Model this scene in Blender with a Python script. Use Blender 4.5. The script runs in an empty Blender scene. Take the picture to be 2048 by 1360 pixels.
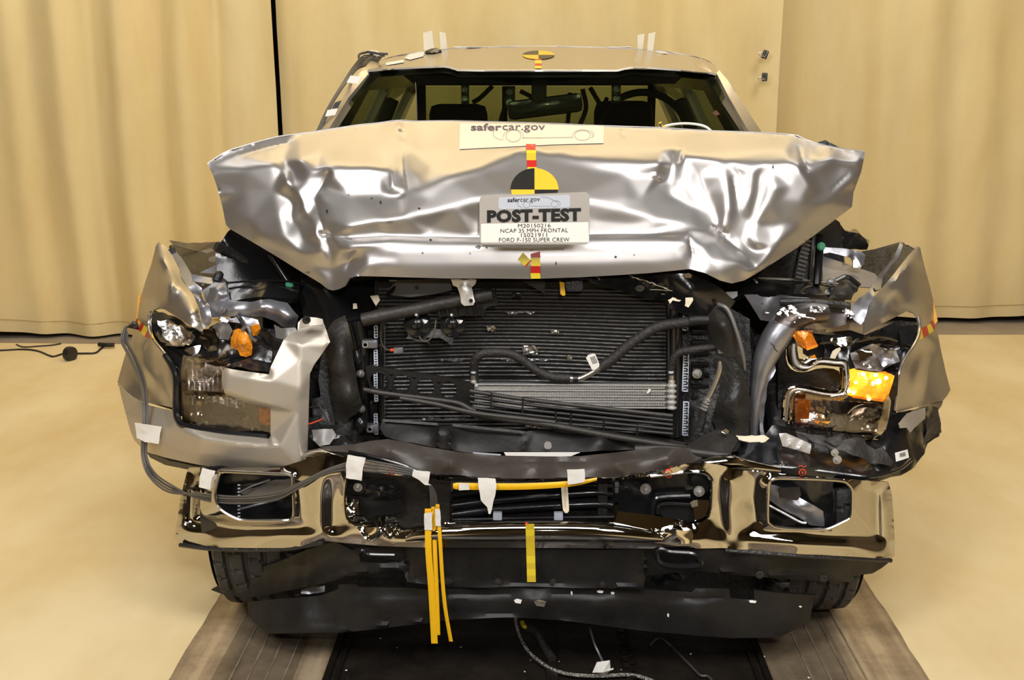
import bpy, bmesh, math, random
import numpy as np
from mathutils import Vector, Matrix, noise
from mathutils.geometry import delaunay_2d_cdt
from mathutils.bvhtree import BVHTree
random.seed(7)
scene = bpy.context.scene
COL = scene.collection

# ------------------------------------------------------------ camera
F = 2200.0; CH = 1.8; CD = 3.0
PT = math.radians(13.5); YW = math.radians(1.2)
cd = bpy.data.cameras.new('camera'); cam = bpy.data.objects.new('camera', cd); COL.objects.link(cam)
cd.sensor_width = 36; cd.lens = F / 2048 * 36; cd.clip_end = 60
cam.location = (0, -CD, CH); cam.rotation_euler = (math.pi / 2 - PT, 0, YW)
scene.camera = cam

# ------------------------------------------------------------ world, lights, exposure
w = bpy.data.worlds.new('world'); scene.world = w; w.use_nodes = True
w.node_tree.nodes['Background'].inputs[0].default_value = (.9, .8, .62, 1)
w.node_tree.nodes['Background'].inputs[1].default_value = .25
scene.view_settings.view_transform = 'Standard'; scene.view_settings.look = 'None'
scene.view_settings.exposure = 0.05; scene.view_settings.gamma = 1; scene.view_settings.use_curve_mapping = False

def area(name, loc, target, size, power, color=(1, .975, .95), sy=None):
    l = bpy.data.lights.new(name, 'AREA'); l.energy = power; l.color = color; l.size = size
    if sy: l.shape = 'RECTANGLE'; l.size_y = sy
    o = bpy.data.objects.new(name, l); COL.objects.link(o); o.location = loc
    o.rotation_euler = (Vector(target) - Vector(loc)).to_track_quat('-Z', 'Y').to_euler()
    return o
area('key_lamp_left', (-2.3, -3.6, 4.3), (0, .6, .8), 1.3, 120)
area('key_lamp_right', (2.4, -3.4, 4.4), (0, .6, .8), 1.3, 120)
area('ceiling_lamp_front', (0, -2.9, 5.6), (0, -1.2, 0), 3.6, 150, sy=1.2)
area('warm_hood_fill', (0, 3.45, 5.6), (0, 2.6, 0), 6.0, 105, (1, .77, .42), sy=1.1)  # unseen lamp, warm colour chosen so the hood crest reflects cream
area('drape_fill_left', (-3.2, 2.0, 5.4), (-2.0, 4.4, 4.3), 1.6, 82)  # added lamp, aimed at the upper drape to brighten its reflection in the hood
area('drape_fill_right', (3.2, 2.0, 5.4), (2.0, 4.4, 4.3), 1.6, 82)  # added like the left one, lights the drape above the view
area('flash_lamp', (.15, -3.1, 2.25), (0, .4, .9), .12, 22, (1, .97, .95))

# ------------------------------------------------------------ picture position -> place on the plane y = Y
_f = (-math.sin(YW) * math.cos(PT), math.cos(YW) * math.cos(PT), -math.sin(PT))
_r = (math.cos(YW), math.sin(YW), 0)
_u = (-math.sin(YW) * math.sin(PT), math.cos(YW) * math.sin(PT), math.cos(PT))
def ray(px, py):
    a = (px - 1024) / F; b = -(py - 680) / F
    return [_f[i] + a * _r[i] + b * _u[i] for i in range(3)]
def P(px, py, Y):
    d = ray(px, py); t = (Y + CD) / d[1]
    return Vector((d[0] * t, Y, CH + d[2] * t))
def G(px, py, z=0.0):
    d = ray(px, py); t = (z - CH) / d[2]
    return Vector((d[0] * t, -CD + d[1] * t, z))
def S(s):
    return [tuple(float(v) for v in p.split(',')) for p in s.split()]

# ------------------------------------------------------------ materials
def mat(name, col=(.5, .5, .5), rough=.5, metal=0., coat=0., bump=0., bscale=40., var=0., vscale=6., emit=None, estr=0., alpha=None, trans=0., spec=None, ior=None, flat=False):
    m = bpy.data.materials.new(name); m.use_nodes = True
    nt = m.node_tree; b = nt.nodes['Principled BSDF']
    b.inputs['Base Color'].default_value = (*col, 1); b.inputs['Roughness'].default_value = rough
    b.inputs['Metallic'].default_value = metal; b.inputs['Coat Weight'].default_value = coat
    b.inputs['Coat Roughness'].default_value = .06
    if spec is not None: b.inputs['Specular IOR Level'].default_value = spec
    if ior: b.inputs['IOR'].default_value = ior
    if trans: b.inputs['Transmission Weight'].default_value = trans
    if emit: b.inputs['Emission Color'].default_value = (*emit, 1); b.inputs['Emission Strength'].default_value = estr
    tc = nt.nodes.new('ShaderNodeTexCoord')
    geo = nt.nodes.new('ShaderNodeNewGeometry')
    if bump:
        n = nt.nodes.new('ShaderNodeTexNoise'); n.inputs['Scale'].default_value = bscale; n.inputs['Detail'].default_value = 4
        nt.links.new(geo.outputs['Position'], n.inputs['Vector'])
        bp = nt.nodes.new('ShaderNodeBump'); bp.inputs['Strength'].default_value = bump; bp.inputs['Distance'].default_value = .02
        nt.links.new(n.outputs['Fac'], bp.inputs['Height']); nt.links.new(bp.outputs['Normal'], b.inputs['Normal'])
    if var:
        n = nt.nodes.new('ShaderNodeTexNoise'); n.inputs['Scale'].default_value = vscale; n.inputs['Detail'].default_value = 6; n.inputs['Roughness'].default_value = .65
        nt.links.new(geo.outputs['Position'], n.inputs['Vector'])
        r = nt.nodes.new('ShaderNodeValToRGB')
        r.color_ramp.elements[0].position = .32; r.color_ramp.elements[1].position = .68
        r.color_ramp.elements[0].color = (*[max(0, c * (1 - var)) for c in col], 1)
        r.color_ramp.elements[1].color = (*[min(1, c * (1 + var)) for c in col], 1)
        nt.links.new(n.outputs['Fac'], r.inputs['Fac']); nt.links.new(r.outputs['Color'], b.inputs['Base Color'])
    return m

M = {}
M['paint'] = mat('silver_paint', (.47, .435, .39), .33, .85, .25)
M['hoodpaint'] = mat('hood_silver_paint', (.50, .48, .465), .39, .9, .06)
M['satin'] = mat('silver_plastic_paint', (.47, .42, .35), .44, .5, .2)
M['galv'] = mat('bare_grey_metal', (.34, .34, .37), .36, .8, 0, .06, 30, .1, 12)
M['chrome'] = mat('chrome', (.50, .475, .435), .05, 1, 0, 0, 6)
M['crumchrome'] = mat('crumpled_chrome', (.74, .69, .60), .07, 1, 0, .12, 9)
M['black'] = mat('black_plastic', (.018, .017, .016), .42, 0, 0, .25, 60, .4, 20)
M['wetblack'] = mat('glossy_black_plastic', (.010, .010, .011), .22, 0, .2, .12, 14)
M['dusty'] = mat('dusty_black_plastic', (.028, .024, .020), .5, 0, 0, .2, 50, .35, 9)
M['damp'] = mat('air_dam_plastic', (.012, .011, .0105), .45, 0, 0, .08, 30, .4, 7, spec=.35)
M['beam'] = mat('grey_bar_plastic', (.058, .048, .040), .42, 0, 0, .1, 25, .25, 8)
M['rubber'] = mat('tyre_rubber', (.045, .042, .042), .55, 0, 0, .15, 60, .3, 10)
M['hose'] = mat('hose_rubber', (.022, .019, .017), .6, 0, 0, .3, 90)
M['alum'] = mat('aluminium', (.74, .72, .69), .42, .65, 0, .1, 80)
M['alumpipe'] = mat('aluminium_pipe', (.62, .57, .48), .3, .9)
M['zinc'] = mat('zinc_bolt', (.55, .55, .54), .35, .8)
M['white'] = mat('white_tape', (.74, .71, .66), .55, 0, 0, .08, 60)
M['card'] = mat('pale_card', (.78, .70, .52), .6)
M['paper'] = mat('white_paper', (.86, .83, .77), .45)
M['plac'] = mat('placard_grey', (.43, .40, .36), .45, .1)
M['ink'] = mat('black_ink', (.012, .012, .012), .4)
M['greyink'] = mat('grey_ink', (.28, .26, .26), .5)
M['bluink'] = mat('purple_ink', (.06, .045, .09), .45)
M['redpen'] = mat('red_marker', (.75, .06, .02), .5)
M['yellow'] = mat('target_yellow', (.86, .50, .03), .4)
M['lemon'] = mat('lemon_tape', (.80, .62, .03), .4)
M['lemon2'] = mat('dull_lemon_tape', (.66, .48, .03), .4)
M['red'] = mat('red_tape', (.55, .015, .01), .4)
M['strip'] = mat('yellow_strip', (.90, .50, .01), .38, 0, 0, .05, 60)
M['wire'] = mat('grey_cable', (.10, .09, .075), .45)
M['darkwire'] = mat('dark_cable', (.05, .045, .04), .45)
M['steelrope'] = mat('steel_rope', (.36, .33, .30), .35, .9, 0, .6, 160)
M['cabin'] = mat('cabin_trim', (.012, .012, .011), .7)
M['seat'] = mat('seat_fabric', (.022, .022, .022), .85, 0, 0, .2, 80)
M['amber'] = mat('amber_lens', (.80, .22, .01), .12, .35, .8, .6, 45, .3, 40)
M['amberlit'] = mat('lit_amber_lens', (.9, .3, .01), .15, 0, .6, .5, 50, emit=(1, .36, .02), estr=.55)
M['bulb'] = mat('glint_glow', (1, .9, .5), .3, emit=(1, .75, .25), estr=9)  # glowing colour for the glints on the turn lamp
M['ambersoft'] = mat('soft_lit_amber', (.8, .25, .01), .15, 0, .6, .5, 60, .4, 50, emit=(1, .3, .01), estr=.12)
M['facet'] = mat('faceted_reflector', (.88, .87, .86), .22, 1, 0, .22, 40)
M['duct'] = mat('grey_bracket_paint', (.16, .15, .14), .4, .3, .1)
M['ladder'] = mat('pale_clip_strip', (.52, .55, .62), .45)
M['wingold'] = mat('orange_tape', (.85, .42, .06), .5)
M['green'] = mat('green_rivet', (.10, .42, .25), .4)

def glassmat(name, tint, gl=.12, rough=.02, mixfac=.1):
    m = bpy.data.materials.new(name); m.use_nodes = True; nt = m.node_tree; nt.nodes.clear()
    o = nt.nodes.new('ShaderNodeOutputMaterial'); t = nt.nodes.new('ShaderNodeBsdfTransparent'); g = nt.nodes.new('ShaderNodeBsdfGlossy')
    fr = nt.nodes.new('ShaderNodeLayerWeight'); fr.inputs[0].default_value = .5; pw = nt.nodes.new('ShaderNodeMath'); pw.operation = 'POWER'; pw.inputs[1].default_value = 4; nt.links.new(fr.outputs['Facing'], pw.inputs[0])
    mx = nt.nodes.new('ShaderNodeMixShader'); t.inputs[0].default_value = (*tint, 1); g.inputs[0].default_value = (gl * 8, gl * 8, gl * 8, 1) if gl < .125 else (1, 1, 1, 1)
    g.inputs['Roughness'].default_value = rough
    mt = nt.nodes.new('ShaderNodeMath'); mt.operation = 'MULTIPLY_ADD'; mt.inputs[1].default_value = .6; mt.inputs[2].default_value = .03 + mixfac
    nt.links.new(pw.outputs[0], mt.inputs[0]); nt.links.new(mt.outputs[0], mx.inputs[0])
    nt.links.new(t.outputs[0], mx.inputs[1]); nt.links.new(g.outputs[0], mx.inputs[2]); nt.links.new(mx.outputs[0], o.inputs[0])
    return m, g, nt
M['glass'] = glassmat('windshield_glass', (.64, .67, .54), mixfac=-.01)[0]
M['sideglass'] = glassmat('cab_glass', (.66, .68, .55), mixfac=-.02)[0]
lg, g_, nt_ = glassmat('headlight_lens', (.80, .76, .72), mixfac=.05)
M['lens'] = lg
n_ = nt_.nodes.new('ShaderNodeTexNoise'); n_.inputs['Scale'].default_value = 26; geo_ = nt_.nodes.new('ShaderNodeNewGeometry')
b_ = nt_.nodes.new('ShaderNodeBump'); b_.inputs['Strength'].default_value = .2; b_.inputs['Distance'].default_value = .02
nt_.links.new(geo_.outputs['Position'], n_.inputs['Vector']); nt_.links.new(n_.outputs['Fac'], b_.inputs['Height']); nt_.links.new(b_.outputs['Normal'], g_.inputs['Normal'])

def cloth(name, col, vscale, dk=(.90, .84, .72), ns=1.6):
    m = mat(name, col, .85, 0, 0, .12, 9)
    nt = m.node_tree; b = nt.nodes['Principled BSDF']; geo = nt.nodes.new('ShaderNodeNewGeometry')
    mp = nt.nodes.new('ShaderNodeMapping'); mp.inputs['Scale'].default_value = vscale
    n = nt.nodes.new('ShaderNodeTexNoise'); n.inputs['Scale'].default_value = ns; n.inputs['Detail'].default_value = 9; n.inputs['Roughness'].default_value = .6
    r = nt.nodes.new('ShaderNodeValToRGB'); r.color_ramp.elements[0].position = .3; r.color_ramp.elements[1].position = .62
    r.color_ramp.elements[0].color = (col[0] * dk[0], col[1] * dk[1], col[2] * dk[2], 1); r.color_ramp.elements[1].color = (*col, 1)
    nt.links.new(geo.outputs['Position'], mp.inputs[0]); nt.links.new(mp.outputs[0], n.inputs['Vector'])
    nt.links.new(n.outputs['Fac'], r.inputs['Fac']); nt.links.new(r.outputs['Color'], b.inputs['Base Color'])
    return m
M['curtain'] = cloth('cream_drape', (.73, .59, .305), (1.6, 1.6, .35))
M['sheet'] = cloth('cream_floor_sheet', (.80, .665, .39), (.7, .35, .5), (.84, .76, .62), 2.2)

# ------------------------------------------------------------ building helpers
ORG = {}
def empty(name, loc, parent=None):
    o = bpy.data.objects.new(name, None); COL.objects.link(o); o.empty_display_size = .1
    ORG[o.name] = Vector(loc)
    o.location = Vector(loc) - (ORG[parent.name] if parent else Vector((0, 0, 0)))
    if parent: o.parent = parent
    return o
def tag(o, label=None, cat=None, group=None, kind=None):
    if label: o['label'] = label
    if cat: o['category'] = cat
    if group: o['group'] = group
    if kind: o['kind'] = kind
    return o
def mk(name, V, Fc, m, parent=None, sharp=38, mats=None, fm=None, label=None):
    V = np.array([tuple(v) for v in V], dtype=float)
    c = (V.max(0) + V.min(0)) / 2
    me = bpy.data.meshes.new(name); me.from_pydata((V - c).tolist(), [], [list(f) for f in Fc])
    bm = bmesh.new(); bm.from_mesh(me)
    bmesh.ops.remove_doubles(bm, verts=bm.verts, dist=1e-6)
    a = math.radians(sharp)
    for e in bm.edges:
        if len(e.link_faces) == 2 and e.calc_face_angle(0) > a: e.smooth = False
    for f in bm.faces: f.smooth = True
    bm.to_mesh(me); bm.free()
    if mats:
        for x in mats: me.materials.append(x)
    else: me.materials.append(m)
    if fm:
        for p, i in zip(me.polygons, fm): p.material_index = i
    o = bpy.data.objects.new(name, me); COL.objects.link(o)
    ORG[o.name] = Vector(c)
    o.location = Vector(c) - (ORG[parent.name] if parent else Vector((0, 0, 0)))
    if parent: o.parent = parent
    if label: o['label'] = label
    return o

def cr(pts, n, closed=False, lin=False):
    """resample a polyline to n points, Catmull-Rom or straight"""
    p = np.array(pts, float); k = len(p)
    if closed: p = np.vstack([p, p[:1]]); k += 1
    if k == 2 or lin:
        d = np.r_[0, np.cumsum(np.linalg.norm(np.diff(p, axis=0), axis=1))]
        t = np.linspace(0, d[-1], n + (1 if closed else 0))
        q = np.stack([np.interp(t, d, p[:, i]) for i in range(p.shape[1])], 1)
        return q[:-1] if closed else q
    if closed: e = np.vstack([p[-2], p, p[1]])
    else: e = np.vstack([2 * p[0] - p[1], p, 2 * p[-1] - p[-2]])
    out = []
    m = 12
    for i in range(1, len(e) - 2):
        a, b, c, d = e[i - 1:i + 3]
        for t in np.arange(m) / m:
            out.append(.5 * ((2 * b) + (-a + c) * t + (2 * a - 5 * b + 4 * c - d) * t * t + (-a + 3 * b - 3 * c + d) * t ** 3))
    out.append(e[-2]); q = np.array(out)
    d = np.r_[0, np.cumsum(np.linalg.norm(np.diff(q, axis=0), axis=1))]
    t = np.linspace(0, d[-1], n + (1 if closed else 0))
    q = np.stack([np.interp(t, d, q[:, i]) for i in range(q.shape[1])], 1)
    return q[:-1] if closed else q

def solid(V, Fc, th):
    """give a sheet real thickness, away from the front"""
    V = np.array([tuple(v) for v in V], float); n = len(V)
    N = np.zeros_like(V)
    for f in Fc:
        a, b, c = V[f[0]], V[f[1]], V[f[2]]
        N[list(f)] += np.cross(b - a, c - a)
    N /= np.linalg.norm(N, axis=1)[:, None] + 1e-12
    W = V - N * th
    cnt = {}
    for f in Fc:
        for i in range(len(f)):
            a, b = f[i], f[(i + 1) % len(f)]
            k = (min(a, b), max(a, b)); cnt.setdefault(k, []).append((a, b))
    F2 = [tuple(f) for f in Fc] + [tuple(i + n for i in reversed(f)) for f in Fc]
    for k, l in cnt.items():
        if len(l) == 1:
            a, b = l[0]; F2.append((b, a, a + n, b + n))
    return np.vstack([V, W]), F2

def loft(name, rows, nu, nv, m, parent=None, th=.003, lin=False, linv=False, crumple=0, cs=20, label=None, world=False, sharp=38):
    R = [cr(r, nu, lin=lin) for r in rows]
    A = np.array(R)                       # rows x nu x 3
    C = np.array([cr(A[:, i], nv, lin=linv or len(rows) == 2) for i in range(nu)])   # nu x nv x 3
    V = []
    for j in range(nv):
        for i in range(nu):
            c = C[i, j]
            p = Vector(c) if world else P(*c)
            if crumple:
                q = noise.noise_vector(p * cs) * crumple; p = p + q
            V.append(p)
    Fc = [(j * nu + i, j * nu + i + 1, (j + 1) * nu + i + 1, (j + 1) * nu + i) for j in range(nv - 1) for i in range(nu - 1)]
    a, b, c = [Vector(V[k]) for k in (Fc[len(Fc) // 2][0], Fc[len(Fc) // 2][1], Fc[len(Fc) // 2][2])]
    if (b - a).cross(c - b).y > 0: Fc = [tuple(reversed(f)) for f in Fc]
    if th: V, Fc = solid(V, Fc, th)
    return mk(name, V, Fc, m, parent, label=label, sharp=sharp)

def inside(X, Y, poly):
    r = np.zeros(len(X), bool); n = len(poly); j = n - 1
    for i in range(n):
        xi, yi = poly[i][:2]; xj, yj = poly[j][:2]
        c = ((yi > Y) != (yj > Y)) & (X < (xj - xi) * (Y - yi) / ((yj - yi) if yj != yi else 1e-9) + xi)
        r ^= c; j = i
    return r
def segd(X, Y, pl):
    """distance and position (0..1) along a polyline"""
    best = np.full(len(X), 1e9); tt = np.zeros(len(X)); n = len(pl) - 1
    for i in range(n):
        ax, ay = pl[i][:2]; bx, by = pl[i + 1][:2]
        dx, dy = bx - ax, by - ay; L = dx * dx + dy * dy + 1e-9
        t = np.clip(((X - ax) * dx + (Y - ay) * dy) / L, 0, 1)
        d = np.hypot(X - ax - t * dx, Y - ay - t * dy)
        k = d < best; best[k] = d[k]; tt[k] = (i + t[k]) / n
    return best, tt
def rbf(ctrl, kind='tps', lam=None):
    C = np.array([p[:3] for p in ctrl], float); X = C[:, :2] / 100; n = len(C)
    def phi(r): return r if kind == 'lin' else r * r * np.log(r + 1e-9)
    A = phi(np.linalg.norm(X[:, None] - X[None], axis=2)) + np.diag([(p[3] if len(p) > 3 else 1e-6) for p in ctrl] if lam else [1e-6] * n)
    Q = np.c_[np.ones(n), X]
    K = np.block([[A, Q], [Q.T, np.zeros((3, 3))]])
    s = np.linalg.lstsq(K, np.r_[C[:, 2], 0, 0, 0], rcond=None)[0]
    def f(x, y):
        p = np.c_[x, y] / 100
        return phi(np.linalg.norm(p[:, None] - X[None], axis=2)) @ s[:n] + np.c_[np.ones(len(p)), p] @ s[n:]
    return f
def facets(nodes, ridges):
    """depth that runs straight between nodes, folding along the given ridge lines"""
    pos = {}; E_ = []
    def add(p):
        k = (round(p[0]), round(p[1]))
        if k not in pos: pos[k] = (len(pos), p)
        return pos[k][0]
    for p in nodes: add(p)
    for r in ridges:
        i = [add(p) for p in r]; E_ += [(a, b) for a, b in zip(i, i[1:]) if a != b]
    A = np.array([p[:3] for _, p in sorted(pos.values(), key=lambda q: q[0])], float)
    r = delaunay_2d_cdt([Vector(p[:2]) for p in A], E_, [], 0, 1e-4)
    V = np.array([tuple(v) for v in r[0]]); Z = np.zeros(len(V))
    for i, o in enumerate(r[3]):
        if len(o): Z[i] = A[o[0], 2]
        else: Z[i] = A[np.argmin(np.hypot(*(A[:, :2] - V[i]).T)), 2]
    T_ = [tuple(f) for f in r[2]]
    def f(x, y):
        out = np.full(len(x), np.nan)
        for t in T_:
            a, b, c = V[t[0]], V[t[1]], V[t[2]]; d = (b[1] - c[1]) * (a[0] - c[0]) + (c[0] - b[0]) * (a[1] - c[1])
            if abs(d) < 1e-9: continue
            u = ((b[1] - c[1]) * (x - c[0]) + (c[0] - b[0]) * (y - c[1])) / d; v = ((c[1] - a[1]) * (x - c[0]) + (a[0] - c[0]) * (y - c[1])) / d
            k = (u >= -1e-3) & (v >= -1e-3) & (u + v <= 1.001)
            out[k] = u[k] * Z[t[0]] + v[k] * Z[t[1]] + (1 - u[k] - v[k]) * Z[t[2]]
        bad = np.where(np.isnan(out))[0]
        for i in bad: out[i] = Z[np.argmin(np.hypot(V[:, 0] - x[i], V[:, 1] - y[i]))]
        return out
    return f
def smoothpoly(pl, n=2):
    p = [tuple(q) for q in pl]
    for _ in range(n):
        o = []
        for i in range(len(p)):
            a, b = np.array(p[i]), np.array(p[(i + 1) % len(p)])
            o += [tuple(a * .75 + b * .25), tuple(a * .25 + b * .75)]
        p = o
    return p
def skin(name, outline, m, parent=None, ctrl=(), step=10, th=.003, creases=(), holes=(), kind='tps', crumple=0, cs=12, label=None, sm=0, hsm=0, sharp=38, raw=False, fm=None, mats=None, lam=0., ridges=None, relax=0):
    """a sheet with a traced outline, depth interpolated from the outline and the inner control points"""
    if sm: outline = smoothpoly(outline, sm)
    holes = [smoothpoly(h, hsm) if hsm else h for h in holes]
    seen = {}
    for p in list(outline) + list(ctrl) + [q for h in holes for q in h if len(q) > 2]:
        seen[(round(p[0], 1), round(p[1], 1))] = p
    ks = {(round(p[0], 1), round(p[1], 1)) for p in ctrl}
    cp = [(*p[:3], lam if k in ks else lam * .04 + 1e-6) for k, p in seen.items()]
    fY = facets([q[:3] for q in cp], ridges) if ridges is not None else rbf(cp, kind, lam)
    pts = []; edges = []
    def ring(pl):
        s = len(pts)
        for i in range(len(pl)):
            a, b = np.array(pl[i][:2]), np.array(pl[(i + 1) % len(pl)][:2])
            k = max(1, int(np.hypot(*(b - a)) / step))
            for j in range(k): pts.append(tuple(a + (b - a) * j / k))
        e = len(pts)
        edges.extend([(i, i + 1) for i in range(s, e - 1)] + [(e - 1, s)])
    ring(outline)
    for h in holes: ring(h)
    O = np.array(pts); x0, y0 = O.min(0); x1, y1 = O.max(0)
    gx = []; gy = []
    k = 0; yy = y0 + step * .43
    while yy < y1:
        xs = np.arange(x0 + (step * .5 if k % 2 else 0) + .37, x1, step)
        gx += list(xs); gy += [yy] * len(xs); yy += step * .87; k += 1
    gx = np.array(gx); gy = np.array(gy)
    if len(gx):
        ok = inside(gx, gy, outline)
        for h in holes: ok &= ~inside(gx, gy, h)
        gx, gy = gx[ok], gy[ok]
        if len(gx):
            for pl in [outline] + list(holes):
                d, _ = segd(gx, gy, list(pl) + [pl[0]]); kk = d > step * .45; gx, gy = gx[kk], gy[kk]
                if not len(gx): break
        pts += list(zip(gx, gy))
    r = delaunay_2d_cdt([Vector(p) for p in pts], edges, [], 0, 1e-4)
    V2 = np.array([tuple(v) for v in r[0]]); T = [tuple(f) for f in r[2]]
    cen = np.array([V2[list(t)].mean(0) for t in T])
    ok = inside(cen[:, 0], cen[:, 1], outline)
    for h in holes: ok &= ~inside(cen[:, 0], cen[:, 1], h)
    T = [t for t, o in zip(T, ok) if o]
    used = sorted({i for t in T for i in t}); mp = {i: j for j, i in enumerate(used)}
    V2 = V2[used]; T = [tuple(mp[i] for i in t) for t in T]
    Y = fY(V2[:, 0], V2[:, 1])
    if relax:
        tt = np.array(T); ee = np.vstack([tt[:, [0, 1]], tt[:, [1, 2]], tt[:, [2, 0]]]); ee = np.unique(np.sort(ee, 1), axis=0)
        cn = {}
        for t in T:
            for i in range(3):
                k = tuple(sorted((t[i], t[(i + 1) % 3]))); cn[k] = cn.get(k, 0) + 1
        fix = np.zeros(len(Y), bool)
        for k, n_ in cn.items():
            if n_ == 1: fix[list(k)] = True
        dg = np.bincount(ee.ravel(), minlength=len(Y)).astype(float)
        for _ in range(relax):
            s_ = np.bincount(ee[:, 0], Y[ee[:, 1]], len(Y)) + np.bincount(ee[:, 1], Y[ee[:, 0]], len(Y))
            Y = np.where(fix, Y, Y * .4 + .6 * s_ / dg)
    for c in creases:
        pl, amp, wd, kd = c[:4]
        d, t = segd(V2[:, 0], V2[:, 1], pl)
        fade = np.sin(np.pi * np.clip(t, .0, 1)) ** .5 if kd.endswith('f') else 1
        if kd[0] == 'e': Y = Y + amp * np.exp(-d / wd) * fade
        elif kd[0] == 'g': Y = Y + amp * np.exp(-(d / wd) ** 2) * fade
    V = [P(x, y, Yy) for (x, y), Yy in zip(V2, Y)]
    if crumple:
        V = [v + noise.noise_vector(v * cs) * crumple for v in V]
    # faces look to the front (-y)
    A = sum((np.cross(V2[t[1]] - V2[t[0]], V2[t[2]] - V2[t[0]]) for t in T))
    if A > 0: T = [tuple(reversed(t)) for t in T]     # picture y is down
    # check
    a, b, c = V[T[0][0]], V[T[0][1]], V[T[0][2]]
    tot = sum(((V[t[1]] - V[t[0]]).cross(V[t[2]] - V[t[0]])).y for t in T)
    if tot > 0: T = [tuple(reversed(t)) for t in T]
    if raw: return V, T, V2
    if th: V, T = solid(V, T, th)
    return mk(name, V, T, m, parent, label=label, sharp=sharp)

def tube(name, pts, m, parent=None, r=.01, n=8, k=None, world=False, label=None, lin=False, merge=None):
    """pts (px,py,Y[,radius]) -> bent round bar"""
    k = k or max(6, len(pts) * 5)
    P3 = []
    for p in pts:
        q = Vector(p[:3]) if world else P(*p[:3])
        P3.append((*q, p[3] if len(p) > 3 else r))
    Q = cr(P3, k, lin=lin)
    V = []; Fc = []
    up = Vector((0.13, .2, 1))
    pr = None
    for i in range(k):
        a = Vector(Q[max(i - 1, 0)][:3]); b = Vector(Q[min(i + 1, k - 1)][:3]); t = (b - a).normalized()
        if pr is None: s = t.cross(up).normalized()
        else: s = (pr - t * pr.dot(t)).normalized()
        pr = s; u = t.cross(s)
        for j in range(n):
            an = 2 * math.pi * j / n
            V.append(Vector(Q[i][:3]) + (s * math.cos(an) + u * math.sin(an)) * Q[i][3])
    for i in range(k - 1):
        for j in range(n):
            Fc.append((i * n + j, i * n + (j + 1) % n, (i + 1) * n + (j + 1) % n, (i + 1) * n + j))
    Fc.append(tuple(reversed(range(n)))); Fc.append(tuple((k - 1) * n + j for j in range(n)))
    if merge is not None:
        o = len(merge[0]); merge[0].extend(V); merge[1].extend([tuple(i + o for i in f) for f in Fc]); return
    return mk(name, V, Fc, m, parent, label=label)

def boxgeo(c, s, rot=None, bev=.15):
    """bevelled box verts/faces (world)"""
    bm = bmesh.new(); bmesh.ops.create_cube(bm, size=1)
    bmesh.ops.scale(bm, vec=s, verts=bm.verts)
    if bev: bmesh.ops.bevel(bm, geom=list(bm.edges), offset=min(s) * bev, segments=2, affect='EDGES', profile=.6)
    if rot: bmesh.ops.rotate(bm, cent=(0, 0, 0), matrix=Matrix.Rotation(rot[0], 3, rot[1]), verts=bm.verts)
    V = [v.co + Vector(c) for v in bm.verts]; bm.verts.index_update(); Fc = [tuple(v.index for v in f.verts) for f in bm.faces]
    bm.free(); return V, Fc
def join(*gs):
    V = []; Fc = []
    for v, f in gs:
        o = len(V); V.extend(v); Fc.extend([tuple(i + o for i in q) for q in f])
    return V, Fc
def box(name, x0, y0, x1, y1, Y, d, m, parent=None, rot=0, label=None, bev=.12):
    a = P(x0, y0, Y); b = P(x1, y1, Y)
    c = Vector(((a.x + b.x) / 2, Y + d / 2, (a.z + b.z) / 2))
    g = boxgeo(c, (abs(b.x - a.x), d, abs(a.z - b.z)), (math.radians(rot), 'Y') if rot else None, bev)
    return mk(name, *g, m, parent, label=label)
def lathe(name, c, axis, prof, m, parent=None, n=24, label=None, geo=False):
    """prof [(r, h)] turned round axis at c (world)"""
    axis = Vector(axis).normalized(); s = axis.orthogonal().normalized(); u = axis.cross(s)
    V = []; Fc = []; k = len(prof)
    for r, h in prof:
        for j in range(n):
            an = 2 * math.pi * j / n
            V.append(Vector(c) + axis * h + (s * math.cos(an) + u * math.sin(an)) * max(r, 1e-5))
    for i in range(k - 1):
        for j in range(n):
            Fc.append((i * n + j, (i + 1) * n + j, (i + 1) * n + (j + 1) % n, i * n + (j + 1) % n))
    Fc.append(tuple(range(n))); Fc.append(tuple(reversed([(k - 1) * n + j for j in range(n)])))
    if geo: return V, Fc
    return mk(name, V, Fc, m, parent, label=label)
def bolt(px, py, Y, r, parent, name='bolt', m=None):
    c = P(px, py, Y)
    g1 = lathe('', c, (0, -1, 0), [(r, 0), (r, r * .2), (r * .95, r * .3), (r * .4, r * .3)], None, geo=True, n=20)
    g2 = lathe('', c, (0, -1, 0), [(r * .55, r * .25), (r * .55, r * .8), (r * .45, r * .9), (r * .25, r * .9)], None, geo=True, n=6)
    g3 = lathe('', c, (0, -1, 0), [(r * .25, r * .9), (r * .25, r * 1.6), (r * .2, r * 1.7)], None, geo=True, n=10)
    return mk(name, *join(g1, g2, g3), m or M['zinc'], parent, sharp=30)

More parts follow.
